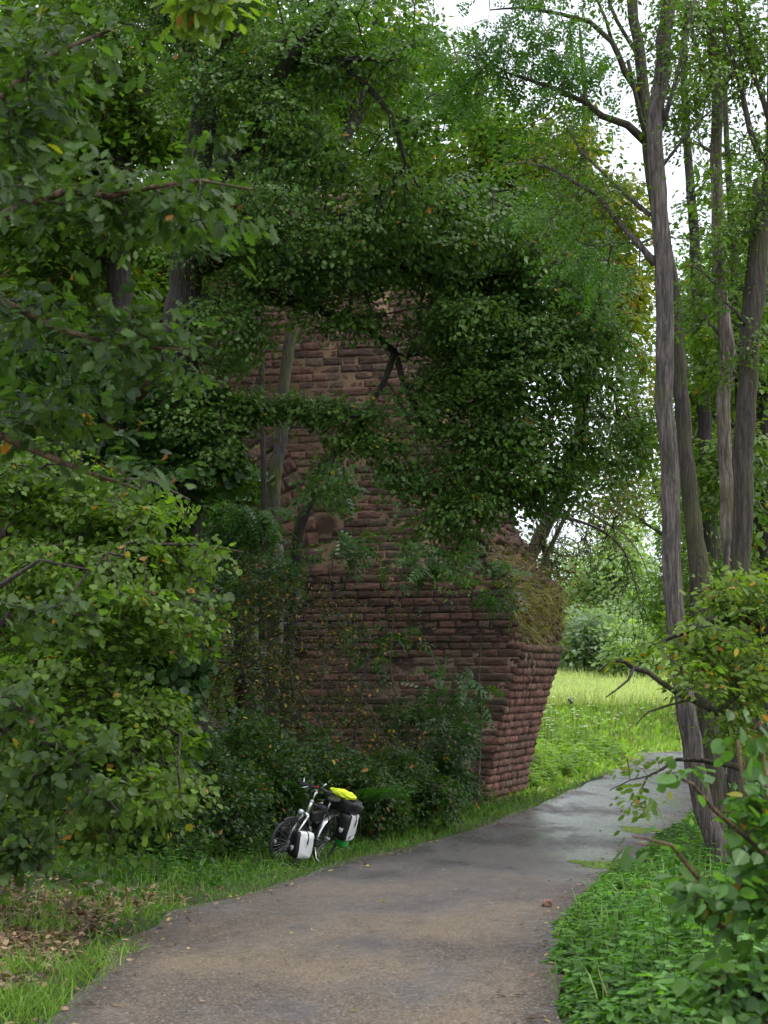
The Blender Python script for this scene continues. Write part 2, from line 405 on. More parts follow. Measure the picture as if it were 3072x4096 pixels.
def network(rng, pts, rad, centers, step=.4, r0=.004, wander=.12, pathw=.25, rmax=None, sag=0.):
    N0 = len(pts); cap = N0+len(centers)*14+50
    Pn = np.empty((cap,3)); par = np.full(cap,-1); pl = np.zeros(cap); Pn[:N0] = pts; n = N0
    fixed = np.zeros(cap,bool); fixed[:N0] = True
    d0 = np.array([np.min(((pts-c)**2).sum(1)) for c in centers]); tips = []
    for i in np.argsort(d0):
        c = centers[i]; D = np.sqrt(((Pn[:n]-c)**2).sum(1)); j = int(np.argmin(D+pathw*pl[:n])); L = D[j]
        kk = min(12,max(1,int(L/step))); a = Pn[j]; p = j
        for q in range(1,kk+1):
            t = q/kk; w = math.sin(math.pi*t)*wander*L
            x = a*(1-t)+c*t+(rng.standard_normal(3)*w*.5 if q<kk else 0)+np.array([0,0,math.sin(math.pi*t)*sag*L])
            Pn[n] = x; par[n] = p; pl[n] = pl[p]+L/kk; p = n; n += 1
        tips.append(p)
    w = np.zeros(n); w[tips] += 1
    for q in range(n-1,N0-1,-1): w[par[q]] += w[q]
    r = r0*np.maximum(w,1)**.46
    if rmax: r = np.minimum(r, rmax)
    return Pn[:n], par[:n], r, np.array(tips), N0
def segs(mb, Pn, par, r, N0, sides=4, col=None):
    i = np.arange(N0,len(Pn)); a = Pn[par[i]]; b = Pn[i]; ra = np.where(par[i]>=N0, r[par[i]], r[i]); rb = r[i]
    T = nrm(b-a); u = nrm(np.cross(T,np.array([.13,.31,.94]))); v = np.cross(T,u)
    b = b+T*rb[:,None]*.5
    an = np.arange(sides)/sides*2*np.pi
    ring = np.cos(an)[None,:,None]*u[:,None]+np.sin(an)[None,:,None]*v[:,None]
    A = a[:,None]+ring*ra[:,None,None]; B = b[:,None]+ring*rb[:,None,None]
    V = np.concatenate([A,B],1).reshape(-1,3); m = len(i); o = (np.arange(m)*2*sides)[:,None,None]
    j = np.arange(sides); k = (j+1)%sides
    F = (np.stack([j,k,sides+k,sides+j],-1)[None]+o).reshape(-1,4)
    mb.add(V, F, col)
def blobs(rng, bl, n, k=2.):
    """ellipsoids (px,py,d,rx_px,ry_px,depth_m,weight) -> n points"""
    w = np.array([b[3]*b[4]*(b[6] if len(b)>6 else 1) for b in bl], float); w /= w.sum()
    out = []
    for b,m_ in zip(bl, rng.multinomial(int(n*1.8),w)):
        q = nrm(rng.standard_normal((m_,3)))*rng.random((m_,1))**.45*np.where(rng.random((m_,1))<.22, rng.uniform(.9,1.4,(m_,1)), 1)
        c = P(b[0],b[1],b[2]); s = np.array([b[3]/FPX*b[2], b[5], b[4]/FPX*b[2]])
        out.append(c+q*s)
    X = np.vstack(out); K = rng.standard_normal((9,3)); K = nrm(K)*rng.uniform(.6,1.7,(9,1))*k; K[:,2] *= 1.4
    f = np.sin(X@K.T+rng.random(9)*6.3).sum(1)/3
    sc_ = f+rng.random(len(X))*1.7
    return X[np.argsort(-sc_)[:n]]
def sprays(mb, rng, kind, Pn, par, tips, nl, L, W, size, pal, up=.9, droop=.25, nj=.4, szj=.45, flat=.28):
    c = Pn[tips]; t = nrm(c-Pn[np.maximum(par[tips],0)]+rng.standard_normal(c.shape)*.05); t[:,2] = t[:,2]*.5-droop*.6; t = nrm(t)
    n = np.tile([0,0,1.],(len(c),1))*up+rng.standard_normal(c.shape)*nj; n = nrm(n-t*(n*t).sum(1,keepdims=True)); s = np.cross(n,t)
    ids = np.repeat(np.arange(len(c)), nl); k = len(ids)
    a = (rng.random((k,1))*1.4-.9)*L; side = rng.standard_normal((k,1))*W; h = rng.standard_normal((k,1))*W*flat
    T,N,S = t[ids],n[ids],s[ids]
    p = c[ids]+T*a+S*side+N*h; p[:,2] -= droop*(side[:,0]**2+np.maximum(a[:,0],0)**2)*.8
    th = rng.uniform(.2,1.2,(k,1))*np.sign(side+1e-9)
    ax = T*np.cos(th)+S*np.sin(th)+rng.standard_normal((k,3))*.2; ax[:,2] -= droop
    nn = N+rng.standard_normal((k,3))*nj*.8
    sz = size*(1+szj*(rng.random(k)*2-1))
    leaves(mb, kind, p, ax, nn, sz, pal(rng,k,ids))
STAT = []
def plant(name, label, cat, basept, limbs, bl, n, nl, kind, size, pal, bark=M_BARK, group=None, L=.3, W=.16, leafm=M_LEAF,
          r0=.004, step=.4, seed=1, droop=.25, nj=.4, up=.9, sides=10, wander=.12, sag=0., rmax=.05, rough=.05, crown='foliage', trunkname='trunk', twigmat=None, extra=None, segsides=4, tipkeep=1., clump=1., flat=.28):
    rng = np.random.default_rng(seed)
    root = empty(name, tuple(basept), label, cat, group)
    tb = MB(); pts = []; 
    for lim in limbs:
        q = catmull([[*P(a,b,c),r] for a,b,c,r in lim], .25)
        q[1:-1,:3] += rng.standard_normal(q[1:-1,:3].shape)*(q[1:-1,3:4]*.08)
        tube(tb, q[:,:3], np.maximum(q[:,3],.003), sides, rough=rough, rng=rng); pts.append(q)
    pts = np.vstack(pts)
    tb.build(trunkname, bark, root, smooth=True)
    if n:
        cen = blobs(rng, bl, n, clump/L)
        Pn,par,r,tips,N0 = network(rng, pts[:,:3], pts[:,3], cen, step, r0, wander, rmax=rmax, sag=sag)
        mb = MB(); segs(mb,Pn,par,r,N0,segsides); mb.build('twigs', twigmat or M_TWIG, root)
        mb = MB(); tk = tips if tipkeep>=1 else tips[rng.random(len(tips))<tipkeep]
        sprays(mb, rng, kind, Pn, par, tk, nl, L, W, size, pal, up, droop, nj, flat=flat)
        if extra: extra(mb, rng, Pn, par, tips)
        mb.build(crown, leafm, root)
        STAT.append((name, len(tips)*nl))
    return root
def pal(c1, c2, spread=.25, odd=None, podd=0.):
    return lambda rng,k,ids: palette(rng,k,c1,c2,ids,spread,odd,podd)
YEL = [(.45,.34,.03),(.32,.30,.03),(.5,.2,.06),(.25,.12,.03)]
OAK = pal((.048,.11,.026),(.14,.235,.052),.3,YEL,.008)
OAKB = pal((.055,.115,.018),(.14,.23,.035),.3,YEL,.01)
HAZ = pal((.05,.10,.016),(.16,.25,.045),.3,YEL,.012)
LIGHT = pal((.11,.19,.03),(.22,.31,.055),.3,YEL,.02)
ELD = pal((.09,.16,.03),(.2,.28,.06),.3,YEL,.05)
ASH = pal((.03,.085,.025),(.07,.15,.035),.3,YEL,.005)
FAR_HAZE = pal((.26,.36,.18),(.40,.50,.28),.2)  # far wood leaves: distance haze put into the colour as a paler tone
FARD_HAZE = pal((.20,.28,.20),(.32,.40,.28),.2)  # darker far leaves, with the same haze mixed into the colour
THORN = pal((.03,.045,.014),(.085,.10,.022),.3,YEL+[(.6,.28,.15)],.10)

# ------------------------------------------------------------------ the ruined viaduct
A0 = np.array([2.45,42.,-.05]); E1 = np.array([math.cos(R(13)),-math.sin(R(13)),0]); E2 = np.array([math.sin(R(20)),math.cos(R(20)),0])
EN = np.array([-math.sin(R(13)),-math.cos(R(13)),0]); SN = np.array([math.cos(R(20)),-math.sin(R(20)),0]); ZU = np.array([0,0,1.])
TH = 3.75
def ur(z):
    return np.interp(z,[-.5,0,1.08,2.16,2.77,3.48,3.95],[-.02,0,.2,.47,.66,.9,.98])
EDGE = [(3.95,.86),(4.2,.80),(4.6,.66),(5.0,.56),(5.4,.56),(5.6,.42),(5.85,.2),(6.05,.05),(6.3,-.12),(6.6,-.1),(6.9,-.35),(7.6,-.45),(8.6,-.5),(9.6,-.75),(10.6,-.7),(11.6,-1.0),(12.8,-1.1),(13.8,-1.6),(14.6,-1.9),(15.2,-2.6)]
def uright(z): return ur(z) if z < 3.95 else float(np.interp(z,[e[0] for e in EDGE],[e[1] for e in EDGE]))
ZTOP = 15.2; UL = -5.07; AC = (-9.97,5.8); AR = 4.9; RING = .9
def inside(u,z):
    if z > ZTOP or u > uright(z): return False
    if u < -15: return False
    r = math.hypot(u-AC[0], z-AC[1])
    if z < AC[1]: return u > UL
    return r > AR+RING if u < UL+RING+.2 else True
def usl(z,v):
    z = np.asarray(z,float); e = np.where(z<3.95, .98, np.interp(z,[q[0] for q in EDGE],[q[1] for q in EDGE]))
    return np.minimum(e+.8*v**.8*np.exp(-np.maximum(0,z-4.6)/1.7)*np.clip((z-3.9)/.5,0,1), 1.0-.25*(1-v))
def build_wall():
    root = empty('ruined_viaduct', tuple(A0), 'tall ruined red sandstone viaduct pier with a broken arch stub leaning towards the path', 'ruin')
    rng = np.random.default_rng(5)
    H = .191
    # front face stones
    mb = MB()
    def stone(o, ex, ez, en, w, h, col, gx=7, gz=5, depth=.020, jit=.016):
        t = np.linspace(0,1,gx); s = np.linspace(0,1,gz); X,Z = np.meshgrid(t,s)
        fx = np.minimum(1,np.minimum(X,1-X)*w/.045+0); fz = np.minimum(1,np.minimum(Z,1-Z)*h/.045)
        f = np.minimum(fx,fz)**.28; D = f*depth*(.6+.5*rng.random())+ (f>0)*rng.standard_normal(X.shape)*jit*.6
        # tilt of the broken face
        D += (f>0)*((X-.5)*rng.normal()*.03+(Z-.5)*rng.normal()*.02)
        V = o+X[...,None]*w*ex+Z[...,None]*h*ez+D[...,None]*en
        V = V+(rng.standard_normal(V.shape)*.004)
        i = np.arange(gz-1)[:,None]*gx; j = np.arange(gx-1)[None]
        F = np.stack([i+j,i+j+1,i+gx+j+1,i+gx+j],-1).reshape(-1,4)
        # skirt back into the joint
        b = np.concatenate([np.arange(gx), np.arange(1,gz)*gx+gx-1, (gz-1)*gx+np.arange(gx-2,-1,-1), np.arange(gz-2,0,-1)*gx])
        V = V.reshape(-1,3); k = len(V); V = np.vstack([V, V[b]-en*.07]); n = len(b)
        q = np.arange(n); F2 = np.stack([b, k+q, k+(q+1)%n, b[(q+1)%n]],-1)
        mb.add(V, [F,F2], col)
    def scol(z, lo=0):
        c = np.array([.125,.062,.044]); g = np.array([.115,.085,.058]); d = np.array([.07,.037,.029]); pnk = np.array([.16,.082,.062])
        r = rng.random(); c = c*(1-.0) if r < .5 else (g if r < .65 else (d if r < .85 else pnk))
        return c*np.array([1,.94,.9])*(.52+.5*rng.random())
    row = 0; z = -.5
    while z < ZTOP:
        h = H*(.9+.22*rng.random()); u = -15-rng.random()*.4
        dry = 5.2 < z < 6.4; gap = .032 if dry else .016
        while u < 1.2:
            w = rng.uniform(.26,.62) if rng.random() < .8 else rng.uniform(.6,.95)
            hi = uright(z+h*.5)
            if u+w > hi-.12: w = max(hi-u, .0)
            um, zm = u+w/2, z+h/2
            if -14.9 < u and not inside(u+.04,zm) and inside(u+.16,zm): u += .06; continue
            if inside(um,zm) is False and inside(u+w,zm) and u > -14: u += .06; continue
            if w > .08 and inside(um,zm) and (inside(u+.04,zm) or u < -14) and um > -14.9:
                off = .02*rng.normal() + (rng.random()<.04)*(-.04)
                stone(A0+u*E1+z*ZU+EN*(.006+off*.5)+E1*gap/2+ZU*gap/2, E1, ZU, EN, w-gap, h-gap, scol(z))
            u += max(w,.1)
            if um > hi: break
        z += h; row += 1
    # voussoirs of the left arch
    for i in range(26):
        a = R(2+i*4.0); da = R(3.7)
        ca, sa = math.cos(a), math.sin(a); ex = E1*ca+ZU*sa; ez = -E1*sa+ZU*ca
        o = A0+(AC[0]+AR*ca)*E1+(AC[1]+AR*sa)*ZU+EN*.03
        for (r0,r1) in ((0,.42+.2*rng.random()),):
            stone(o+ex*.01, ex, ez, EN, r1-.02, AR*da, scol(9), depth=.03)
            stone(o+ex*(r1+.01), ex, ez, EN, RING-r1, (AR+.4)*da, scol(9), depth=.03)
    mb.build('face_stones', M_STONE, root)
    # intrados stones
    mb = MB(); z = -.45
    cs = 0
    while z < 3.85:
        h = H*(.96+.08*rng.random()); v = -.02; n0 = cs % 2
        while v < TH:
            w = rng.uniform(.2,.34); w = min(w, TH-v+.03)
            if w < .08: break
            u0,u1 = ur(z),ur(z+h); up = nrm(np.array((u1-u0)*E1+h*ZU)); Ls = math.hypot(u1-u0,h); nn = nrm(np.cross(E2,up))
            if z > 3.3 and rng.random() < .25*(z-3.0): v += w; continue
            c = scol(z)*1.35*np.array([1.08,.98,.98])  # right-facing side lightened: the stronger light on it is put into the colour
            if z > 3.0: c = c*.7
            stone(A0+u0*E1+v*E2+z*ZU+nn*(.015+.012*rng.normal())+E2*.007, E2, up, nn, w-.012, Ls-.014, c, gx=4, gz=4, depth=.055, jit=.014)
            v += w
        z += h; cs += 1
    mb.build('arch_stones', M_STONE, root)
    # backing mass
    bm = bmesh.new(); poly = [(u,z) for z,u in [(z,float(ur(z))-.0) for z in np.linspace(-.6,3.9,14)]]+[(u-.10,z) for z,u in EDGE]+[(-15,ZTOP),(-15,AC[1]+AR+.3)]
    for k in range(0,19):
        a = R(120-k*120/18); poly.append((AC[0]+AR*math.cos(a), AC[1]+AR*math.sin(a)))
    poly += [(UL+.02,-.6)]
    f = bm.faces.new([bm.verts.new(Vector(A0+u*E1+z*ZU)) for u,z in poly])
    r = bmesh.ops.extrude_face_region(bm, geom=[f])
    for v in r['geom']:
        if isinstance(v, bmesh.types.BMVert): v.co += Vector(E2*TH)
    bmesh.ops.triangulate(bm, faces=bm.faces[:]); bmesh.ops.recalc_face_normals(bm, faces=bm.faces[:])
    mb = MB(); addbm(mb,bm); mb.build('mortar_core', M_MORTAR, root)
    # broken rubble section that slopes back from the stepped edge
    mb = MB()
    ico = bmesh.new(); bmesh.ops.create_icosphere(ico, subdivisions=1, radius=1); ico.verts.index_update()
    IV = np.array([v.co[:] for v in ico.verts]); IF = np.array([[v.index for v in f.verts] for f in ico.faces]); ico.free()
    for k in range(1300):
        z = rng.uniform(3.9,9.5) if rng.random()<.8 else rng.uniform(9.5,15); v = rng.random()*TH*.98
        top = 3.9+1.9*(1-v/TH)**1.2 if z<6 else 99
        e = uright(z)
        # lower rubble ledge sits on the arch stub, getting lower to the back
        uu = float(usl(z,v/TH))
        p = A0+uu*E1+v*E2+z*ZU
        s = np.array([rng.uniform(.09,.24),rng.uniform(.09,.22),rng.uniform(.06,.12)])*rng.uniform(.7,1.1)
        Q = np.array(Matrix.Rotation(rng.random()*6.28,3,'Z') @ Matrix.Rotation(rng.normal()*.3,3,'X'))
        V = (np.clip(IV*1.35,-.75,.75)*(1+rng.standard_normal(IV.shape)*.12)*s)@Q.T+p-E1*.08
        mb.add(V, IF, scol(z)*np.array([.8,.85,.85])*rng.uniform(.6,1.2))
    mb.build('rubble', M_STONE, root)
    # solid slope under the rubble
    mb = MB(); zs = np.linspace(3.85,15,40); vs = np.linspace(0,1,9); V = []
    for z in zs:
        for v in vs:
            V.append(A0+(float(usl(z,v))-.13+rng.normal()*.04)*E1+v*TH*E2+z*ZU)
    i = np.arange(39)[:,None]*9; j = np.arange(8)[None]; F = np.stack([i+j,i+j+1,i+9+j+1,i+9+j],-1).reshape(-1,4)
    mb.add(V,F,(.06,.04,.03)); mb.build('earth_fill', M_SOIL, root)
    # turf along the ruin and on the top
    mb = MB(); n = 3600; z = 3.95+rng.random(n)**1.1*2.6; v = rng.random(n)
    keep = rng.random(n) < (.25+.75*np.exp(-((z-5.1+.0*v)/.75)**2)); z,v = z[keep],v[keep]; n=len(z)
    e = usl(z,v)
    p = A0+e[:,None]*E1+(v*TH)[:,None]*E2+z[:,None]*ZU
    ax = SN*rng.uniform(.2,.8,(n,1))+ZU*rng.uniform(-1.3,.6,(n,1))-E2*.4*rng.random((n,1))+rng.standard_normal((n,3))*.3
    leaves(mb,'blade',p,ax,rng.standard_normal((n,3)),rng.uniform(.2,.6,n)*(.5+.5*rng.random(n)), palette(rng,n,(.34,.24,.11),(.12,.17,.04),None,.55))
    tag(mb.build('dry_turf', M_GRASS),'dry brown and green grass hanging over the broken end of the stone ruin','grass',kind='stuff')
    mb = MB(); n = 5000; u = rng.uniform(-14.8,-1.9,n); p = A0+u[:,None]*E1+(rng.random((n,1))*TH*.6-.05)*E2+(ZTOP-.03)*ZU
    ax = ZU+rng.standard_normal((n,3))*.5; leaves(mb,'blade',p,ax,rng.standard_normal((n,3)),rng.uniform(.3,.7,n), palette(rng,n,(.12,.075,.03),(.10,.13,.03),None,.4))
    tag(mb.build('crest_grass', M_GRASS),'dry grass along the top of the stone ruin','grass',kind='stuff')
build_wall()

# ------------------------------------------------------------------ plants
def ext(bl): return bl
gz = lambda x,y: float(G(np.array([x]),np.array([y]))[0])
def gp(px, d): x = (px-HX)/FPX*d; return (x, d, gz(x,d)-.05)
def gpx(px, d):
    """pixel row where the ground lies under column px at depth d"""
    p = gp(px,d); return HY+(CAMZ-p[2])/d*FPX

# the big oak in the middle, whose boughs hang in front of the wall
plant('oak_tree','big dark mossy oak whose boughs hang over the stone ruin','tree', gp(186,31),
 [[(192,gpx(192,31)+4,31,.42),(188,640,31,.36),(184,480,31,.33),(182,340,31,.31),(185,290,31,.30),(196,180,31,.26),(210,98,31,.24),(225,55,31,.20),(243,0,31,.19),(250,-80,31,.15)],
  [(210,98,31,.18),(204,80,31,.14),(188,40,31,.12),(180,20,31.3,.11),(176,-60,31.5,.1)],
  [(200,200,31,.2),(235,154,30.5,.17),(262,120,30,.16),(277,80,29.8,.14),(300,45,29.5,.11),(329,17,29.4,.09),(350,-40,29,.08)],
  [(243,56,31,.1),(290,60,30,.09),(340,60,29.5,.07),(374,58,29,.05)],
  [(352,72,29.4,.06),(376,95,29.4,.055),(390,112,29.4,.05),(398,135,29.3,.04),(406,166,29.3,.025)],
  [(340,60,29.5,.07),(352,72,29.4,.06)],
  [(183,310,31,.22),(230,298,31,.15),(275,300,31.3,.11),(305,304,31.5,.095),(340,318,31.6,.085),(365,330,31.7,.075),(394,352,31.8,.07),(403,384,31.8,.055),(415,405,31.8,.06),(426,430,31.8,.04)],
  [(340,316,31.6,.08),(360,318,31.2,.06),(386,314,31,.045)],
  [(183,270,31,.24),(250,245,31.4,.2),(310,238,31.6,.18),(343,241,31.8,.17),(394,264,32,.15),(430,266,32.1,.13),(463,268,32.2,.11),(480,285,32.3,.09),(500,302,32.3,.07),(540,340,32.4,.05)],
  [(394,352,31.8,.07),(385,380,31.5,.05),(368,410,31.3,.035),(355,440,31.2,.02)],
  [(480,285,32.2,.07),(520,270,32.4,.06),(570,290,32.6,.05),(600,340,32.7,.035)],
  [(430,266,32,.09),(415,240,31.6,.08),(430,200,31.4,.06),(470,190,31.2,.05)],
  [(403,384,31.8,.06),(440,400,31.8,.05),(462,440,31.7,.04),(470,480,31.7,.02)],
 ],
 [(300,265,30.5,85,38,2,1.1),(400,240,31,95,45,2.5,1.2),(490,245,32,85,55,2.5,1.2),(560,300,32.5,65,62,2.5,1.0),(510,300,33.5,45,45,1.5,1.2),(600,370,32.6,40,65,2,.75),(605,450,32.6,38,45,1.6,.6),(640,440,32.6,16,34,1,.5),
  (510,370,32,75,60,2.2,1.1),(455,330,31.5,60,40,2,.85),(440,410,31.5,45,50,1.4,.5),(500,450,32,52,60,1.8,1.0),(462,505,31.6,38,30,1.3,.8),(548,470,32.4,40,50,1.4,.75),
  (315,413,31,72,9,1,1.5),(250,405,30.5,45,12,1,1.2),(365,445,31.2,35,24,.8,.7),
  (230,225,30,90,45,2.5,.9),(330,170,30,80,40,2.5,.3),(430,130,30,60,50,2,.25),(280,150,30,60,50,2,.6),(250,90,30,100,60,2.5,.55),(360,40,29.5,90,55,2,.5),(200,-10,30,110,50,3,.9),(225,330,30.5,38,45,1.3,1.),(205,430,30.5,36,60,1.5,1.),(330,480,31,25,22,.6,.35),(350,325,30.8,45,14,.8,.5),(430,500,31.2,30,45,.8,.5),(455,560,31.4,20,30,.6,.4),(400,480,31.3,25,20,.6,.5)],
 5600, 26, 'round', .074, OAK, bark=M_BARKD, L=.46, W=.24, nj=.28, flat=.14, clump=1.7, seed=11, rmax=.06, wander=.14, r0=.0045, droop=.35, twigmat=M_BARKD, rough=.12)

# trees of the bank behind, upper left and centre
back = [
 ('tall_tree','mossy trunk crossing the upper left corner behind the oak',[(110,gpx(110,36)+6,36,.3),(118,400,36,.26),(121,180,36,.24),(132,130,36,.2),(150,55,36,.18),(157,0,36,.16),(165,-70,36,.13)],[(70,60,36,110,90,2.5),(60,200,36,100,90,2.5),(150,150,37,90,80,2),(30,320,36,70,70,2)],OAKB,'oak_leaves'),
 ('tall_tree','slim leaning trunk above the ruin, left of the bright gap in the canopy',[(325,215,46,.2),(332,170,46,.19),(345,135,46,.17),(362,88,46,.14),(375,30,46,.12),(385,-60,46,.1)],[(300,90,46,75,70,2.5),(270,180,46,90,50,2.5),(400,70,47,60,50,2,.3),(200,250,44,80,60,2),(330,20,46,90,50,2,.5),(235,470,49,45,70,1),(255,460,52,20,40,1,3)],OAKB,''),
 ('tall_tree','tree with a forked trunk on the wooded slope at the far left',[(20,gpx(20,42)+6,42,.35),(28,400,42,.3),(18,200,42,.26),(5,100,42,.22),(10,0,42,.2),(20,-70,42,.15)],[(40,20,42,110,70,3),(30,150,42,100,100,3),(100,300,43,90,70,3),(20,420,42,80,80,2)],OAKB,''),
 ('tall_tree','leafy tree on the slope between the oak trunk and the top of the ruin',[(245,gpx(245,50)+6,50,.3),(240,400,50,.26),(236,250,50,.24),(228,100,50,.2),(222,-40,50,.16)],[(200,120,50,100,90,3),(180,300,50,120,80,3),(240,30,50,110,70,3,.6),(120,420,50,100,80,3),(225,520,50,60,90,2),(200,650,50,70,70,2)],OAKB,''),
]
for i,(nm,lb,lim,bl,pl_,_) in enumerate(back):
    d = lim[0][2]; q = gp(lim[0][0],d) if lim[0][1] > 400 else tuple(P(*lim[0][:3]))
    lims = [lim]
    if i == 1: lims.append([(332,170,46,.14),(318,120,46,.09),(297,69,46,.06)]); lims.append([(345,140,46,.1),(372,105,46,.07),(400,85,46,.05)])
    plant(nm,lb,'tree',q,lims,bl,1300,20,'tiny',.19,pl_,bark=M_BARKD,group='trees on the wooded bank',L=.5,W=.3,seed=30+i,r0=.006,step=.7,sides=8)

# bright trees past the ruin's top
for i,(px,d,bl,lb,pl_,nn) in enumerate([
   (400,64,[(400,150,64,75,45,3),(350,105,64,65,40,3),(430,195,64,60,35,2.5),(330,60,64,60,40,3,.5)],'sunlit pale green tree just above the broken top of the ruin',LIGHT,900),
   (480,60,[(480,150,60,70,50,3),(540,190,60,60,60,3,.7),(440,60,60,70,50,3,.25),(500,240,60,60,40,3)],'light green ash-like tree rising behind the right end of the ruin',LIGHT,1000),
   (585,58,[(590,230,58,50,60,3),(600,310,58,50,50,3),(560,150,58,50,45,3,.3),(625,270,58,30,40,2,.6),(640,400,58,22,60,2,.3)],'tree with yellowing leaves left of the tall grey trunk',pal((.10,.17,.02),(.30,.26,.04),.3,YEL,.08),1000),
  ]):
    g = gp(px,d)
    plant('distant_tree',lb,'tree',g,[[(min(px,515),gpx(min(px,515),d),d,.3),(min(px,515),600,d,.26),(px-8,450,d,.22),(px-4,260,d,.18),(px,110,d,.1),(px-5,30,d,.05)]],bl,nn,18,'tiny',.24,pl_,bark=M_BARKM,group='trees beyond the ruin',L=.6,W=.35,seed=50+i,r0=.007,step=.9,sides=7,leafm=M_LEAF2)

# saplings in front of the wall
plant('sapling_tree','pale lichen-spotted sapling stem rising before the upper part of the stone wall','tree',gp(266,37),
 [[(268,gpx(268,37),37,.16),(274,620,37,.15),(272,540,37,.145),(275,478,37,.14),(283,430,37,.13),(284,385,37,.125),(292,335,37,.12),(300,300,37,.11),(300,250,37.2,.08),(310,200,37.3,.06)]],
 [(300,250,37.3,40,60,1),(268,560,36.4,22,60,.8,1.6),(240,505,36.5,40,45,1,1.3),(220,560,36.5,35,40,1)],110,24,'tiny',.16,ASH,bark=bark_mat('lichen_bark',(.028,.025,.02),(.085,.078,.066),.55),L=.4,W=.2,seed=61)
plant('sapling_tree','dark mossy sapling leaning right before the middle of the stone wall','tree',gp(280,36),
 [[(280,gpx(280,36),36,.14),(289,640,36,.13),(294,575,36,.13),(300,530,36,.12),(312,495,36,.11),(330,462,36,.07),(345,440,36,.04)],
  [(262,640,35.8,.07),(264,500,35.8,.06),(262,410,35.8,.055),(262,350,35.8,.05),(258,310,35.8,.04)]],
 [(330,485,35.6,26,20,.8),(262,575,35.6,60,26,1.2,1.5),(240,520,35.5,40,30,1)],60,12,'ash',.30,ASH,bark=M_BARKD,L=.35,W=.16,seed=62,droop=.3)
for i,(a,b,d,rx,ry,n,lb) in enumerate([(345,545,38.5,34,16,9,'feathery ash shoot arching across the middle of the stone wall'),(418,560,38.5,46,22,14,'bright ash shoot in front of the dry-jointed courses of the stone wall'),(495,585,38.5,26,30,9,'ash sprig hanging near the broken upper corner of the ruin'),(385,640,38.6,40,22,7,'thin ash sprig low on the stone wall above the thorn bush'),(452,690,38.6,36,24,12,'ash sprig beside the lower right corner of the stone wall')]):
    bx = a-30+i*6
    plant('ash_sapling',lb,'sapling',gp(bx,d),[[(bx,gpx(bx,d),d,.03),(bx+4,gpx(bx,d)-90,d,.024),(a-rx*.6,(b+gpx(bx,d))/2-30,d,.018),(a-rx*.3,b+8,d,.012),(a+rx*.5,b+4,d,.006)]],
      [(a,b,d,rx,ry,.8)],n*2,5,'ash',.34,ASH,group='ash saplings before the wall',L=.35,W=.14,seed=70+i,r0=.0035,sides=6,droop=.3)

# shrubs at the foot of the wall, behind and beside the bicycle
SH = [
 ('thorn_bush','thorny bush with sparse yellow and orange leaves before the dark lower wall','bush',330,33,[(310,690,33,95,60,1.8,.7),(285,620,33,80,75,1.6,.8),(240,660,32,60,110,1.6),(380,740,33.5,80,40,1.3,.6),(370,640,33.4,70,50,1,.25)],900,12,'tiny',.075,THORN,{}),
 ('elder_bush','dark leafy bush against the lower right of the stone wall','bush',450,37.5,[(440,742,37.5,40,32,1.2),(410,770,37,60,24,1.2),(458,782,37.8,22,16,.9,.8),(415,720,38,35,25,1,.7)],420,18,'simple',.10,pal((.025,.06,.02),(.05,.10,.03),.3),{}),
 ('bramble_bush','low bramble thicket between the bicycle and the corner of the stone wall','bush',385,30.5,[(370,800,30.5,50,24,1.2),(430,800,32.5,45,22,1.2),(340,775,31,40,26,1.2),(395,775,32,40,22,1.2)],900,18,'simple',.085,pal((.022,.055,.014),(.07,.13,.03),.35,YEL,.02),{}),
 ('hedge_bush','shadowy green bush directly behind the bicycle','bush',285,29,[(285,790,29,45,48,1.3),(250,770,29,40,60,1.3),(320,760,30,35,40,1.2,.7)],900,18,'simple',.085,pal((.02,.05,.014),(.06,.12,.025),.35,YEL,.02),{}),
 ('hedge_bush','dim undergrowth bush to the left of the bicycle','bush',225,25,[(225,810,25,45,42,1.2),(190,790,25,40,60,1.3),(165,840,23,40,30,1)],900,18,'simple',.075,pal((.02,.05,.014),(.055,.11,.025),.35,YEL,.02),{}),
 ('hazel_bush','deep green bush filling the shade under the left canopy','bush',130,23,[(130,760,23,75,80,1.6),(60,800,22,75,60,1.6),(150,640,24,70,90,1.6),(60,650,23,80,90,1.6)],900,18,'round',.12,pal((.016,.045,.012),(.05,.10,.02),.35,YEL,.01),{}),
 ('hazel_bush','dark bush on the slope at the left edge, above the leaf litter','bush',20,26,[(20,560,28,90,120,2),(110,520,30,80,100,2),(180,450,31,60,80,1.6),(60,400,30,90,80,2)],1000,18,'round',.15,pal((.02,.055,.014),(.06,.13,.025),.35,YEL,.01),{}),
]
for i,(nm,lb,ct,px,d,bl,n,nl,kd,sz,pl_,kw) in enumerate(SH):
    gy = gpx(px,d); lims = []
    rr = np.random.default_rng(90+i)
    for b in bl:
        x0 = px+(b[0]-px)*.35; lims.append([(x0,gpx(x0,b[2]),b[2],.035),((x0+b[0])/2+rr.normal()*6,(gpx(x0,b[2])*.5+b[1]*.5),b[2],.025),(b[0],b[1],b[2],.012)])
    plant(nm,lb,ct,gp(px,d),lims,bl,n,nl,kd,sz,pl_,bark=M_TWIG,L=.24,W=.13,seed=100+i,r0=.003,step=.35,sides=6,trunkname='stem',wander=.2,nj=.5,**kw)

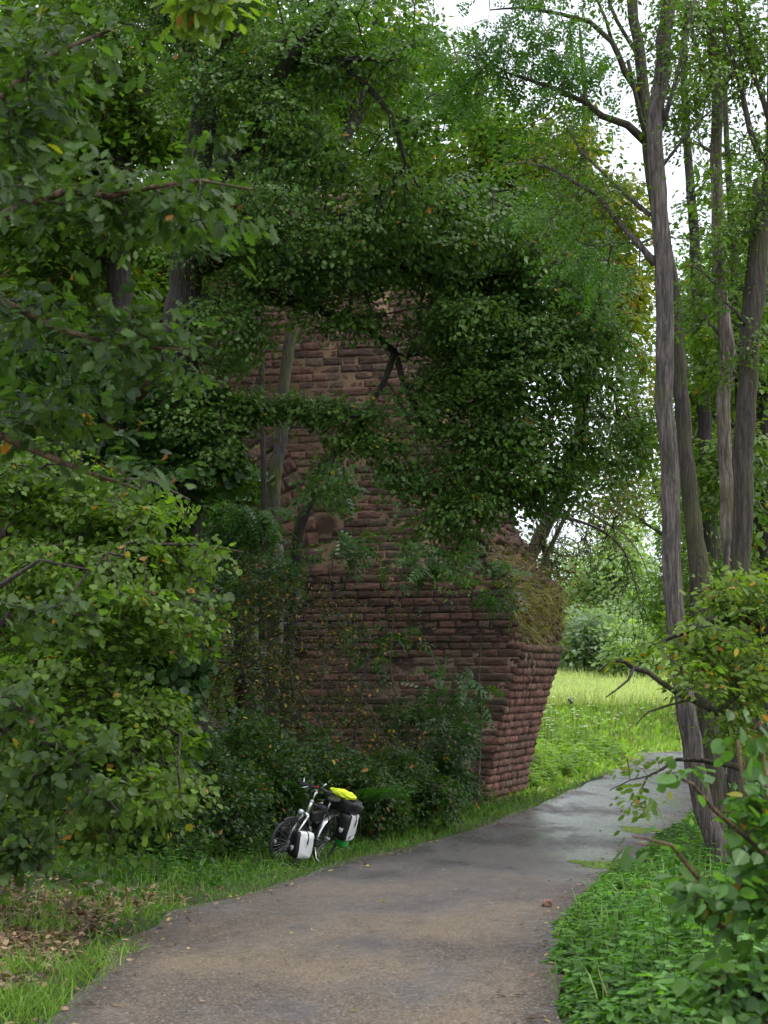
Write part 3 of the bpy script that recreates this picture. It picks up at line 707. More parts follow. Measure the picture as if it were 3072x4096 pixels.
# nearer hazels on the left
plant('hazel_tree','light green hazel leaning into the path from the left','tree',gp(-30,15),
 [[(-60,gpx(-60,15),15,.07),(-50,760,15,.06),(-10,640,15,.05),(60,580,14.5,.035),(140,545,14.2,.02),(220,548,14,.01),(243,552,14,.005)],
  [(-60,gpx(-60,15),15,.07),(-30,800,14.5,.05),(30,740,14,.035),(100,720,13.8,.02),(180,735,13.5,.01)],
  [(-60,gpx(-60,15),15,.06),(-40,640,15,.05),(0,540,15,.04),(60,490,15,.03),(150,480,14.8,.015),(190,500,14.8,.008)]],
 [(60,580,14.5,100,40,1.2,1.2),(150,560,14.2,70,24,.8,1.0),(215,551,14,28,8,.4,.6),(110,520,15,80,34,1,1),(140,620,14,70,36,1,1),(50,680,14,90,50,1.2,1),(130,720,13.8,62,38,.9,1),(150,790,13.5,48,36,.8,.9),(50,780,13.8,90,50,1.2,1),(30,480,15,70,50,1.2,1),(90,840,13.3,60,20,.7,.6)],
 1900,16,'hazel',.054,HAZ,bark=M_TWIG,L=.22,W=.11,seed=120,r0=.003,step=.3,sides=8,droop=.3,nj=.3,flat=.15,clump=1.3,leafm=M_LEAF2)
plant('hazel_tree','close hazel spray with large pale leaves at the lower left edge','tree',gp(-70,10),
 [[(-160,gpx(-100,10)+20,10,.05),(-90,760,9.6,.035),(-20,690,9.4,.02),(60,745,9.2,.01),(118,812,9,.006)],[(-90,760,9.6,.03),(-20,820,9.4,.016),(40,870,9.2,.008)],[(-90,760,9.6,.03),(-20,600,9.6,.02),(40,560,9.5,.01),(90,570,9.4,.006)]],
 [(20,700,9.4,50,22,.4,1),(60,745,9.3,50,18,.4,1),(100,800,9.1,24,16,.3,.8),(10,850,9.3,50,26,.4,1),(30,770,9.4,50,30,.5,1),(40,620,9.5,60,22,.4,.7),(150,800,10,20,14,.3,.3)],
 240,9,'hazel',.056,pal((.045,.085,.03),(.10,.16,.05),.3,YEL,.01),bark=M_TWIG,L=.16,W=.08,seed=121,r0=.0025,step=.2,sides=6,droop=.3,leafm=M_LEAF2)
# oak boughs close to the camera, upper left
plant('oak_bough','near oak bough with big blurred lobed leaves across the upper left','tree',tuple(P(-140,330,8.2)),
 [[(-140,330,8.2,.06),(-60,260,8,.04),(20,206,7.8,.022),(70,190,7.7,.018),(110,196,7.6,.014),(150,188,7.5,.011),(200,180,7.4,.008),(255,190,7.3,.004)],
  [(-60,260,8,.03),(0,300,8,.02),(60,330,7.9,.014),(120,345,7.8,.009),(190,350,7.8,.004)],
  [(-140,330,8.2,.05),(-60,400,8.2,.03),(10,440,8.1,.02),(80,470,8.,.012),(140,490,8,.006)],
  [(-60,260,8,.03),(-20,120,8.,.024),(40,60,7.9,.015),(110,30,7.8,.008)]],
 [(70,200,7.7,90,34,.5,1),(170,195,7.5,75,28,.45,1),(235,165,7.4,36,18,.3,.7),(220,230,7.5,45,30,.4,.7),(60,320,7.9,80,44,.5,1),(150,345,7.8,58,34,.4,.8),(50,420,8.1,80,34,.5,.9),(120,470,8,50,22,.4,.4),(30,120,7.9,60,60,.5,.8),(80,40,7.8,80,35,.5,.6)],
 270,10,'oak',.07,pal((.03,.058,.024),(.085,.15,.035),.3,YEL,.003),bark=M_TWIGL,L=.17,W=.09,seed=130,r0=.0022,step=.2,sides=6,droop=.2,leafm=M_LEAF2)
plant('oak_bough','small bright oak sprig dangling at the top edge left of centre','tree',tuple(P(200,-60,9)),
 [[(200,-60,9,.02),(205,-20,9,.012),(212,8,9,.006)],[(200,-60,9,.015),(160,-20,9.1,.008),(150,0,9.1,.004)]],
 [(205,5,9,38,16,.3)],22,8,'oak',.10,LIGHT,bark=M_TWIGL,L=.14,W=.08,seed=131,r0=.0022,step=.2,sides=6,rmax=.01)

# ---------------- right hand trees
TR = 'tall trees right of the path'
plant('alder_tree','tall straight grey trunk leaning left, nearest the right edge of the path','tree',gp(722,23),
 [[(723,gpx(723,23)+8,23,.192),(720,868,23,.156),(712,830,23,.140),(700,790,23,.136),(692,740,23,.134),(683,690,23,.132),(676,620,23,.128),(672,560,23,.126),(670,480,23,.124),(665,410,23,.122),(666,330,23,.120),(663,260,23,.120),(658,190,23,.113),(655,140,23,.104),(659,100,23,.102),(665,40,23,.100),(668,0,23,.096),(670,-80,23,.088)],
  [(655,264,23,.056),(640,245,23,.040),(618,222,23.2,.036),(598,195,23.4,.032),(579,185,23.5,.026),(548,167,23.6,.020),(523,162,23.7,.011),(500,165,23.8,.005)],
  [(650,215,23,.036),(620,190,23.2,.024),(600,170,23.3,.020),(580,150,23.3,.016),(560,110,23.4,.008)],
  [(661,130,23,.040),(676,80,22.8,.028),(683,50,22.7,.024),(695,0,22.6,.020)],
  [(656,175,23,.024),(700,120,22.8,.016),(740,90,22.6,.008)]],
 [(600,190,23.3,55,40,1,.6),(545,150,23.5,50,35,1,.7),(560,220,23.4,50,30,1,.5),(690,60,22.8,60,80,1,.7),(705,190,23,35,60,.8,.6),(600,-40,23,90,50,1.5,.6)],
 420,14,'tiny',.075,OAKB,bark=M_BARK,group=TR,L=.3,W=.16,seed=140,sides=20,rough=.035,r0=.003)
plant('ash_tree','dark grey trunk rising just behind the nearest straight trunk, with long boughs to the left','tree',gp(716,27),
 [[(716,gpx(716,27),27,.159),(712,760,27,.159),(706,690,27,.167),(702,640,27,.170),(700,600,27,.156),(699,570,27,.159),(693,520,27,.138),(686,450,27,.123),(682,400,27,.119),(679,350,27,.109),(673,290,27,.101),(666,250,27,.101),(655,200,27,.098),(648,150,27,.098),(645,110,27,.094),(641,60,27,.090),(634,20,27,.083),(628,-40,27,.079)],
  [(647,143,27,.072),(628,125,27,.061),(602,116,27,.051),(585,102,27,.043),(556,90,27,.037),(530,80,27.2,.025),(505,72,27.4,.014)],
  [(642,98,27,.061),(625,72,27,.051),(612,42,27,.043),(590,22,27,.037),(560,14,27,.032),(520,8,27.2,.021),(490,10,27.4,.011)],
  [(612,42,27,.032),(606,20,27,.025),(592,-10,27,.021)],
  [(640,58,27,.043),(625,35,26.8,.032),(610,5,26.7,.029),(603,-30,26.6,.021)],
  [(650,150,27,.043),(640,115,26.7,.037),(628,60,26.6,.029)],
  [(701,590,27,.037),(715,560,27.2,.021),(735,520,27.4,.014)]],
 [(560,60,27.2,70,40,1.5,.9),(510,40,27.4,60,45,1.5,.9),(590,90,27,50,30,1.2,.6),(560,130,27.2,60,30,1.2,.7),(470,80,27.6,50,50,1.5,.7),(620,20,27,50,35,1.2,.5),(550,-30,27,90,40,1.5,.6),(600,270,27,40,50,1.2,.5),(560,210,27,50,40,1.2,.6)],
 300,6,'ash',.24,pal((.05,.13,.025),(.11,.22,.035),.3),bark=M_BARKM,group=TR,L=.4,W=.2,seed=141,sides=16,rough=.05,r0=.0035)
plant('willow_tree','slender mossy trunk with a long pale split in its bark','tree',gp(737,25),
 [[(738,gpx(738,25),25,.126),(735,760,25,.118),(737,690,25,.111),(735,640,25,.107),(731,600,25,.107),(729,540,25,.104),(727,490,25,.111),(724,430,25,.100),(724,400,25,.100),(728,350,25,.111),(724,320,25,.092),(719,270,25,.089),(718,220,25,.085),(716,160,25,.085),(717,100,25,.081),(713,50,25,.078),(711,0,25,.074),(708,-80,25,.067)],
  [(713,90,25,.044),(700,60,25,.033),(690,20,25,.022),(682,-20,25,.015)],
  [(716,155,25,.030),(700,145,25,.018),(680,140,25,.009)],
  [(717,100,25,.037),(728,80,25,.030),(745,60,25.2,.022),(760,35,25.4,.015)],
  [(722,290,25,.030),(700,270,25,.015),(688,262,25,.007)],
  [(724,340,25,.030),(706,318,25,.022),(694,300,25,.015)]],
 [(690,100,25,38,60,1,.8),(740,60,25.2,40,60,1,.7),(700,300,25,30,50,1,.5),(750,150,25.2,30,50,1,.4),(700,20,25,50,40,1,.7)],
 480,14,'tiny',.075,OAKB,bark=M_BARKW,group=TR,L=.3,W=.16,seed=142,sides=16,rough=.08,r0=.003)
plant('alder_tree','stout mossy trunk leaning right at the right edge of the photo','tree',gp(741,24),
 [[(741,gpx(741,24),24,.187),(739,760,24,.158),(740,680,24,.144),(742,620,24,.137),(742,560,24,.141),(743,500,24,.137),(743,440,24,.141),(748,380,24,.134),(752,320,24,.137),(758,270,24,.130),(763,220,24,.115),(770,170,24,.108),(776,100,24,.101),(780,-40,24,.086)],
  [(742,500,24,.058),(748,420,24.3,.072),(742,370,24.3,.072),(746,310,24.4,.065),(750,270,24.4,.058),(757,180,24.5,.050)],
  [(762,160,24,.050),(750,130,24,.040),(742,90,24,.036),(730,50,23.8,.026),(722,30,23.8,.014)],
  [(772,130,24,.043),(760,90,24,.036),(748,60,24,.033),(738,20,24,.022),(735,-20,24,.014)],
  [(748,330,24,.036),(735,310,23.8,.022),(722,300,23.8,.014)]],
 [(755,60,24,30,60,1,.7),(760,200,24,22,60,1,.7),(745,350,24,25,50,1,.4),(740,250,24,28,40,1,.5),(720,-20,24,60,40,1,.6)],
 380,14,'tiny',.075,OAKB,bark=M_BARKM,group=TR,L=.3,W=.16,seed=143,sides=18,rough=.06,r0=.003)
for i,(px,pt,d,r,lb,lx) in enumerate([(755,758,33,.16,'thin dark trunk seen between the mossy trunks at the right edge',6),(718,705,38,.2,'dark trunk standing in the gap right of the straight grey trunk',-10),(766,764,30,.17,'dark trunk cut by the right edge of the photo',4),(748,741,29,.11,'slim pale crooked stem beside the stout mossy trunk',-8)]):
    plant('woodland_tree',lb,'tree',gp(px,d),[[(px,gpx(px,d),d,r*1.15),(px-2,680,d,r),((px+pt)/2,560,d,r*.9),(pt,420,d,r*.8),(pt+lx,250,d,r*.6),(pt+lx*2,100,d,r*.4),(pt+lx*2,-30,d,r*.3)]],
      [(pt-10,330,d,40,80,1.5),(pt-5,480,d,40,60,1.5,.8),(pt,200,d,35,50,1.5,.35),(pt-10,600,d,40,50,1.2,.8)],300,16,'tiny',.14,OAKB if i%2 else LIGHT,bark=M_BARKD,group='slimmer woodland trees at the right',L=.32,W=.18,seed=150+i,sides=10)
for i,(px,d,bl,lb,pl_) in enumerate([
   (735,62,[(735,330,62,50,90,3),(700,400,62,40,70,3),(750,480,62,35,70,3),(690,480,62,30,60,2.5),(745,230,62,35,40,2.5,.5)],'pale green leafy tree across the meadow behind the right trunks',LIGHT),
   (700,75,[(700,520,75,45,60,3),(740,580,75,50,50,3),(700,300,75,30,60,3,.6),(672,600,75,30,40,2.5)],'tall light tree beyond the meadow seen between the right trunks',pal((.09,.18,.04),(.18,.30,.07),.25)),
   (765,50,[(765,620,50,40,60,2),(740,660,50,40,40,2),(700,640,52,30,40,2),(765,520,50,30,60,2)],'leafy tree at the meadow edge low on the right',LIGHT)]):
    plant('meadow_tree',lb,'tree',gp(px,d),[[(px,gpx(px,d),d,.3),(px+3,600,d,.24),(px-2,420,d,.16),(px,260,d,.08)]],bl,900,17,'tiny',.24,pl_,bark=M_BARKM,group='trees at the far side of the meadow',L=.6,W=.34,seed=160+i,r0=.007,step=.9,sides=7,leafm=M_LEAF2)

plant('meadow_tree','thin airy pale tree filling the gap between the oak crown and the grey trunk','tree',gp(690,59),
 [[(690,gpx(690,59),59,.16),(688,640,59,.13),(672,540,59,.1),(645,450,59,.07),(632,380,59,.04)],[(672,540,59,.08),(640,520,59,.05),(610,500,59,.03)]],
 [(636,430,58,20,90,2,1.),(625,500,58,38,34,2,1.1),(600,480,58,40,40,2,.8),(640,340,58,18,60,2,.7)],330,11,'tiny',.19,pal((.12,.19,.04),(.26,.34,.09),.3,YEL,.03),bark=M_BARKM,group='trees at the far side of the meadow',L=.5,W=.3,seed=168,r0=.006,step=.8,sides=7,leafm=M_LEAF2)
# brownish twiggy thorn tree behind the ruin's broken end, with hanging twigs
plant('thorn_tree','twiggy brown hawthorn with thin leaves behind the broken end of the ruin','tree',gp(512,47.5),
 [[(512,gpx(512,47.5),47.5,.16),(515,640,47.5,.12),(545,560,47.5,.075),(575,500,47,.055),(600,470,46.5,.05),(625,465,46,.02)],
  [(545,560,47.5,.07),(542,500,47,.08),(540,440,46.5,.05),(560,400,46,.03)],
  [(575,500,47,.045),(600,520,46,.03),(625,535,45,.02),(645,565,44.5,.012),(655,610,44,.006)]],
 [(560,470,46,45,45,1.5,1),(590,420,46,40,40,1.5,.9),(540,520,45.8,35,45,1.3,1),(590,530,46,45,40,1.5,1.0),(620,500,45.5,30,50,1.3,.6),(570,590,46.5,28,40,1,.8),(548,560,45.5,28,40,1,.8),(625,400,46,20,50,1.3,.4)],
 620,7,'tiny',.10,pal((.07,.085,.02),(.13,.17,.04),.35,[(.35,.2,.05),(.4,.16,.06)],.08),L=.3,W=.16,seed=170,r0=.005,step=.45,sides=8,wander=.3,twigmat=M_TWIG,leafm=M_LEAF2)
rng = np.random.default_rng(171)
root = empty('hanging_bough', tuple(P(560,520,36)), 'bare dark bough with long thin twigs hanging down over the meadow view', 'branch')
mb = MB(); main = catmull([[*P(a,b,c),r] for a,b,c,r in [(500,480,34.5,.05),(545,512,35.5,.04),(575,520,36,.034),(600,530,36,.028),(622,548,36,.02),(634,580,36,.012),(643,620,36,.005)]],.15)
tube(mb, main[:,:3], main[:,3], 7); mb.build('branch', M_TWIG, root, smooth=True)
mb = MB()
for k in range(70):
    i = rng.integers(8,len(main)); p = main[i,:3].copy(); L = rng.uniform(.5,2.6); n = 12; q = [p]; dr = nrm(np.array([rng.normal()*.5,rng.normal()*.5,-.2]))
    for s in range(n):
        dr = nrm(dr+rng.standard_normal(3)*.22+np.array([0,0,-.22])); q.append(q[-1]+dr*L/n)
    tube(mb, q, np.linspace(.008,.002,n+1), 4, cap=False)
mb.build('twigs', M_TWIG, root)

# far woods and hill
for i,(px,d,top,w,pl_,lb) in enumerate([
   (560,120,585,45,FARD_HAZE,'hazy dark tree at the left end of the far wood'),(600,128,575,45,FAR_HAZE,'hazy round tree in the middle of the far wood'),(640,118,590,42,FARD_HAZE,'bluish tree right of centre in the far wood'),
   (672,125,580,45,FAR_HAZE,'pale tree in the far wood seen beside the grey trunk'),(590,104,610,30,FARD_HAZE,'low dark hedge tree along the far edge of the meadow'),(635,100,625,28,FAR_HAZE,'low rounded bush tree at the meadow edge near the grey trunk'),
   (612,112,512,46,FAR_HAZE,'tall pale hazy tree in the gap right of the ruin'),(720,120,560,55,FAR_HAZE,'large hazy tree in the far wood behind the right trunks'),(550,160,535,60,FARD_HAZE,'misty tree high on the far hillside behind the ruin'),(640,170,522,70,FARD_HAZE,'faint misty tree on the far hillside above the wood'),(730,165,515,60,FARD_HAZE,'faint misty tree on the far hillside at the right')]):
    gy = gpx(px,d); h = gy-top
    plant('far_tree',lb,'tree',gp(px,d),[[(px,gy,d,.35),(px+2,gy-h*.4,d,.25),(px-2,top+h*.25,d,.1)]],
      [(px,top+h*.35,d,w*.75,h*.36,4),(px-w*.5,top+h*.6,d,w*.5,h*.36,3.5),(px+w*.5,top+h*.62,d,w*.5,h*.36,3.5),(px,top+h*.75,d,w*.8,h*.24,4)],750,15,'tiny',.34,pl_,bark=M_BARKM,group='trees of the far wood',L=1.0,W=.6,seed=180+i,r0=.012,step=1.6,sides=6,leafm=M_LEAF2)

# ---------------- right foreground shrubs
plant('hazel_shrub','near hazel shrub with large wet leaves at the lower right corner','shrub',gp(800,6.4),
 [[(800,1090,6.3,.02),(753,967,6.2,.014),(715,918,6.1,.011),(698,877,6,.009),(671,845,5.9,.007),(642,838,5.8,.004),(632,836,5.8,.002)],
  [(830,1000,6.3,.016),(768,855,6.2,.012),(745,836,6.1,.010),(715,811,6,.008),(693,784,5.9,.006),(666,772,5.8,.003)],
  [(830,1080,6.4,.02),(780,940,6.4,.014),(756,860,6.4,.011),(745,800,6.4,.009),(738,740,6.4,.006)],
  [(800,1100,6.3,.018),(775,1030,6.2,.012),(735,985,6,.008),(700,975,5.9,.004)],
  [(840,1080,6.4,.02),(785,900,6.3,.012),(768,800,6.3,.008),(760,720,6.3,.004)],
  [(830,1100,6.2,.02),(770,1010,5.9,.012),(720,1010,5.8,.007)]],
 [(655,845,5.9,26,12,.12,.6),(705,895,6,34,22,.18,.8),(735,935,6.1,36,30,.2,1),(735,812,6,30,12,.15,.5),(685,775,5.9,20,8,.12,.4),(762,825,6.1,20,34,.2,.8),(765,885,6.2,24,40,.2,1),(750,750,6.4,26,36,.2,.9),(765,980,6,30,40,.2,1),(720,985,5.9,38,28,.15,.9),(650,838,5.8,16,6,.05,.4),(765,700,6.3,16,26,.15,.5)],
 150,7,'hazel',.055,pal((.06,.14,.035),(.13,.25,.06),.28,YEL,.015),bark=M_TWIGL,L=.11,W=.055,seed=200,r0=.0016,step=.12,sides=7,droop=.25,nj=.35,rmax=.008,twigmat=M_TWIGL)
plant('elder_shrub','yellow-green shrub with mossy knobbly branches before the right trunks','shrub',gp(790,12),
 [[(800,gpx(800,12),12,.05),(790,720,12,.045),(768,628,12,.04),(748,618,12,.036),(729,617,12,.034),(705,622,11.9,.028),(688,630,11.8,.022),(665,640,11.7,.012)],
  [(800,740,12,.035),(745,725,11.8,.03),(715,712,11.6,.024),(704,705,11.5,.02),(677,693,11.4,.017),(660,682,11.3,.016),(648,672,11.3,.015),(634,668,11.2,.014),(625,662,11.2,.012),(612,660,11.2,.008),(598,672,11.2,.004)],
  [(634,668,11.2,.01),(628,680,11.1,.008),(616,690,11.1,.006),(606,697,11.,.004)],
  [(688,700,11.4,.01),(665,706,11.3,.008),(648,712,11.2,.006),(636,724,11.2,.003)],
  [(790,780,12,.03),(730,765,11.6,.022),(700,760,11.4,.016),(686,759,11.3,.013),(677,759,11.3,.012),(660,770,11.2,.009),(648,776,11.2,.008),(641,790,11.1,.006),(638,804,11.1,.004)],
  [(648,776,11.2,.006),(630,780,11.2,.004),(610,790,11.1,.002)]],
 [(720,605,11.9,36,24,.5,.9),(745,600,12,36,28,.5,1.1),(720,640,11.8,45,24,.5,1.1),(665,650,11.6,40,12,.4,.5),(700,680,11.5,35,22,.5,.6),(745,680,11.8,36,34,.5,1.1),(735,720,11.7,26,28,.4,.9),(630,655,11.2,22,12,.3,.4),(756,740,12,26,30,.4,.8),(640,765,11.2,24,12,.3,.35),(640,805,11.2,20,10,.3,.3)],
 400,12,'simple',.056,ELD,bark=M_BARKM,L=.15,W=.075,seed=201,r0=.002,step=.18,sides=8,droop=.2,rough=.3,rmax=.012,leafm=M_LEAF2)
plant('elder_shrub','dense dark green shrub at the foot of the leaning grey trunk','shrub',gp(700,16),
 [[(715,gpx(715,16),16,.03),(708,900,16,.02),(690,890,15.,.01)],[(740,gpx(740,15.5),15.5,.03),(745,820,15.5,.02),(740,780,15.5,.01)]],
 [(690,895,15,34,18,.6),(665,905,15.,36,16,.6),(755,900,15,30,50,.6),(758,820,16,22,50,.6),(760,960,12,20,60,.5),(660,868,17,22,10,.4,.6)],
 260,12,'simple',.07,pal((.03,.085,.02),(.08,.17,.035),.3,YEL,.015),bark=M_TWIG,L=.17,W=.09,seed=202,r0=.002,step=.2,sides=6,wander=.2,nj=.5)

# ------------------------------------------------------------------ ground plants
def scatter(rng, n, x0,x1,y0,y1, fn):
    x = rng.uniform(x0,x1,n); y = rng.uniform(y0,y1,n); v_ = visible(x,y); x,y = x[v_],y[v_]; d,s = sdist(x,y); k = fn(x,y,d,s) > rng.random(len(x))
    return x[k],y[k],d[k],s[k]
def visible(x,y,m=25):
    px = HX+x/y*FPX; return (px>-m)&(px<768+m)
def grass(name,label,n,x0,x1,y0,y1,fn,h,c1,c2,seed,wide=1.,kind='blade',lean=.5,odd=None,podd=0,mat=None):
    rng = np.random.default_rng(seed); x,y,d,s = scatter(rng,n,x0,x1,y0,y1,lambda x,y,d,s: fn(x,y,d,s)*visible(x,y))
    k = len(x); z = G(x,y)-.01; p = np.stack([x,y,z],-1)
    ax = np.array([0,0,1.])+rng.standard_normal((k,3))*lean; ax[:,2] = np.abs(ax[:,2])
    mb = MB(); hh = h(rng,x,y,d)*(.6+.8*rng.random(k))
    leaves(mb,kind,p,ax,rng.standard_normal((k,3)),hh,palette(rng,k,c1,c2,None,.35,odd,podd))
    STAT.append((name,k))
    return tag(mb.build(name, mat or M_GRASS),label,'grass',kind='stuff')
pn = lambda x,y,f=1.3: .5+.5*np.sin(x*f+2*np.sin(y*.7*f))*np.sin(y*f*.9+1.7*np.sin(x*.8*f))
grass('verge_grass','short green grass verge along the left edge of the path',210000,-8,9,8,48,lambda x,y,d,s:(s<0)*(d>-.05)*(d<2.2)*(np.exp(-d/.9))*(.25+.75*pn(x,y,2))*np.minimum(1,12/y+.45)*1.3*np.clip((y-9)/8,.3,1), lambda r,x,y,d:.05+.08*np.minimum(d*1.5,1)+.002*y,(.07,.17,.02),(.18,.30,.045),301)
grass('verge_grass','green grass along the right edge of the path',90000,0,14,7,50,lambda x,y,d,s:(s>0)*(d>-.05)*(d<3)*np.minimum(1,16/y)*.8, lambda r,x,y,d:.07+.09*np.minimum(d,1),(.05,.14,.015),(.13,.25,.035),302)
grass('grass_tuft','lighter grass tufts at the lower left on the leaf litter',60000,-5,-1,8.4,16,lambda x,y,d,s:(s<0)*(d>-.04)*((pn(x,y,3)>.66)*.45*(d<1.6)+(d<.3)*(y<12)*.15), lambda r,x,y,d:.15+0*x,(.09,.20,.02),(.22,.34,.05),303,lean=.7)
grass('meadow_grass','bright mown grass of the far meadow',110000,-2,40,66,150,lambda x,y,d,s:np.minimum(1,70/y)*(d>.5)*1., lambda r,x,y,d:.22+.002*y,(.48,.55,.19),(.66,.70,.34),304,lean=.5)
grass('bank_weeds','tall bright green weeds on the bank between the ruin and the path bend',70000,0,26,44,78,lambda x,y,d,s:(s<0)*(d>.25)*np.minimum(1,.35+d/2)*.9, lambda r,x,y,d:.10+.28*np.minimum(d/2.5,1),(.20,.34,.06),(.42,.55,.18),305,lean=.75,kind='simple',odd=[(.4,.36,.14),(.3,.25,.1)],podd=.05,mat=M_LEAF2)
grass('bank_weeds','tall pale seeding grasses on the bank above the path bend',26000,0,26,50,82,lambda x,y,d,s:(s<0)*(d>1.8)*pn(x,y,.5)*.9, lambda r,x,y,d:.65+0*x,(.30,.38,.12),(.42,.42,.2),306,lean=.25)
grass('far_verge_weeds','weeds right of the path bend behind the trunks',30000,6,20,30,62,lambda x,y,d,s:(s>0)*(d>.2)*.8, lambda r,x,y,d:.22+0*x,(.12,.26,.03),(.24,.42,.07),307,lean=.7,kind='simple')
grass('undergrowth','low shady herbs below the bushes left of the path',60000,-11,4,14,41,lambda x,y,d,s:(s<0)*(d>.7)*np.minimum(1,20/y)*.7*np.minimum(1,d)*np.clip((y-13)/9,.1,1), lambda r,x,y,d:.08+0*x,(.03,.075,.012),(.08,.16,.03),308,lean=.9,kind='round',mat=M_LEAF)
grass('clover_patch','bright clover and herbs on the left verge',50000,-6,4,9.5,30,lambda x,y,d,s:(s<0)*(d>.0)*(d<1.7)*(pn(x+3,y,1.7)>.45)*.6*np.minimum(1,14/y), lambda r,x,y,d:.035+0*x,(.06,.16,.02),(.12,.25,.04),309,lean=1.2,kind='round',mat=M_LEAF2)
def flat_leaves(name,label,n,x0,x1,y0,y1,fn,size,seed,cols,onpath=False):
    rng = np.random.default_rng(seed); x,y,d,s = scatter(rng,n,x0,x1,y0,y1,lambda x,y,d,s: fn(x,y,d,s)*visible(x,y)); k=len(x)
    z = np.where(d<0, base(y)+.022, G(x,y))+.012+.02*rng.random(k)*(d>0)
    ax = rng.standard_normal((k,3)); ax[:,2]*=.3*(d>0)+.05; nn = np.array([0,0,1.])+rng.standard_normal((k,3))*.35
    mb = MB(); c = np.array(cols)[rng.integers(0,len(cols),k)]*(.6+.8*rng.random((k,1)))
    leaves(mb,'simple',np.stack([x,y,z],-1),ax,nn,size*(.6+.8*rng.random(k)),c); STAT.append((name,k))
    tag(mb.build(name,M_DRY),label,'fallen leaves',kind='stuff')
BR = [(.16,.09,.05),(.23,.14,.085),(.10,.06,.04),(.30,.20,.13),(.07,.045,.03)]
flat_leaves('leaf_litter','brown fallen leaves covering the bank at the lower left',150000,-8,-.5,8,22,lambda x,y,d,s:(s<0)*(d>-.05)*np.clip(d/.8,.12,1)*np.clip((18.5-y)/4,0,1)*np.clip((d-.25)/.5,.15,1)*(.35+.65*(pn(x,y,3)<.66)),.06,320,BR)
flat_leaves('path_edge_leaves','fallen leaves and debris along both edges of the path',110000,-3,20,8,80,lambda x,y,d,s:np.exp(-np.abs(d+.06)/.17)*.9*np.minimum(1,.5+14/y)*(.3+.7*pn(x,y,1.1)),.05,321,BR+[(.4,.3,.08)])
flat_leaves('scattered_leaves','few small leaves scattered over the path surface',900,-2,10,8,50,lambda x,y,d,s:(d<-.2)*.6,.045,322,BR+[(.5,.42,.05),(.3,.32,.05)])

# nettles
def nettles(name,label,cat,n,x0,x1,y0,y1,fn,hf,size,seed,c1,c2,nlv=6,kind='simple'):
    rng = np.random.default_rng(seed); x,y,d,s = scatter(rng,n,x0,x1,y0,y1,lambda x,y,d,s: fn(x,y,d,s)*visible(x,y)); k=len(x)
    z = G(x,y); h = hf(x,y,d)*(.45+.8*rng.random(k))*(.7+.5*pn(x+2,y,1.9)); b = np.stack([x,y,z],-1); lean = rng.standard_normal((k,3))*.18; lean[:,2]=0
    top = b+np.array([0,0,1.])*h[:,None]+lean*h[:,None]
    mb = MB(); i = np.arange(k)
    Pn = np.vstack([b,top]); par = np.concatenate([np.full(k,-1),i]); r = np.full(2*k,.003); segs(mb,Pn,par,r,k,3,(.08,.14,.03))
    for q in range(nlv):
        t = 1-.75*(q/nlv)**1.1; a0 = rng.random(k)*6.28
        for sg in (0,1,.5,1.5)[:4 if q==0 else 2]:
            a = a0+sg*np.pi+(q%2)*np.pi/2; ax = np.stack([np.cos(a),np.sin(a),np.full(k,-.15+.35*(q==0))+rng.normal(0,.15,k)],-1)
            p = b*(1-t)+top*t; sz = size*(.5+.55*min(1,(q+.6)/2.5))*(.75+.5*rng.random(k))
            leaves(mb,kind,p,ax,np.array([0,0,1.])+rng.standard_normal((k,3))*.25,sz,palette(rng,k,c1,c2,None,.25)*(1.1-.06*q)*(.6+.6*pn(x,y,2.3))[:,None])
    STAT.append((name,k)); tag(mb.build(name,M_LEAF2),label,cat,kind='stuff')
nettles('nettle_patch','bright green nettle bed at the lower right beside the path','nettles',6500,.9,6,7,20,lambda x,y,d,s:(s>0)*(d>.0+.12*pn(x,y,4))*np.minimum(1,10.5/y)*.75,lambda x,y,d:.07+.38*np.clip(d/.8,0,1)*np.clip((17-y)/7,.35,1),.085,330,(.08,.20,.04),(.17,.33,.08))
grass('verge_grass','long grass blades and pale stems mixed into the nettle bed',4500,.8,6,7,22,lambda x,y,d,s:(s>0)*(d>.02)*(d<3)*pn(x+1,y,2.5)*.8, lambda r,x,y,d:.17+.17*np.minimum(d,1),(.10,.22,.03),(.22,.33,.08),334,lean=.35,odd=[(.42,.34,.18)],podd=.06)
nettles('verge_herbs','herbs and nettles farther along the right edge of the path','herbs',9000,2,16,18,48,lambda x,y,d,s:(s>0)*(d>.05)*(d<4)*.75,lambda x,y,d:.12+.22*np.clip((d-.1)/.8,0,1),.11,333,(.05,.13,.025),(.12,.26,.05),4)
nettles('bank_herbs','leafy herbs at the foot of the wall and around the bicycle','herbs',5200,-6,5.5,18,44,lambda x,y,d,s:(s<0)*(d>.45)*(d<3.2)*.55,lambda x,y,d:.12+.22*np.clip((d-.4)/1.2,0,1),.10,331,(.03,.085,.016),(.085,.18,.035),4)
nettles('bank_umbels','leafy tall herbs on the sunlit bank past the ruin','herbs',5200,2,20,46,68,lambda x,y,d,s:(s<0)*(d>.8)*.7,lambda x,y,d:.35+.35*np.clip(d/4,0,1),.24,332,(.19,.32,.06),(.38,.53,.16),4)
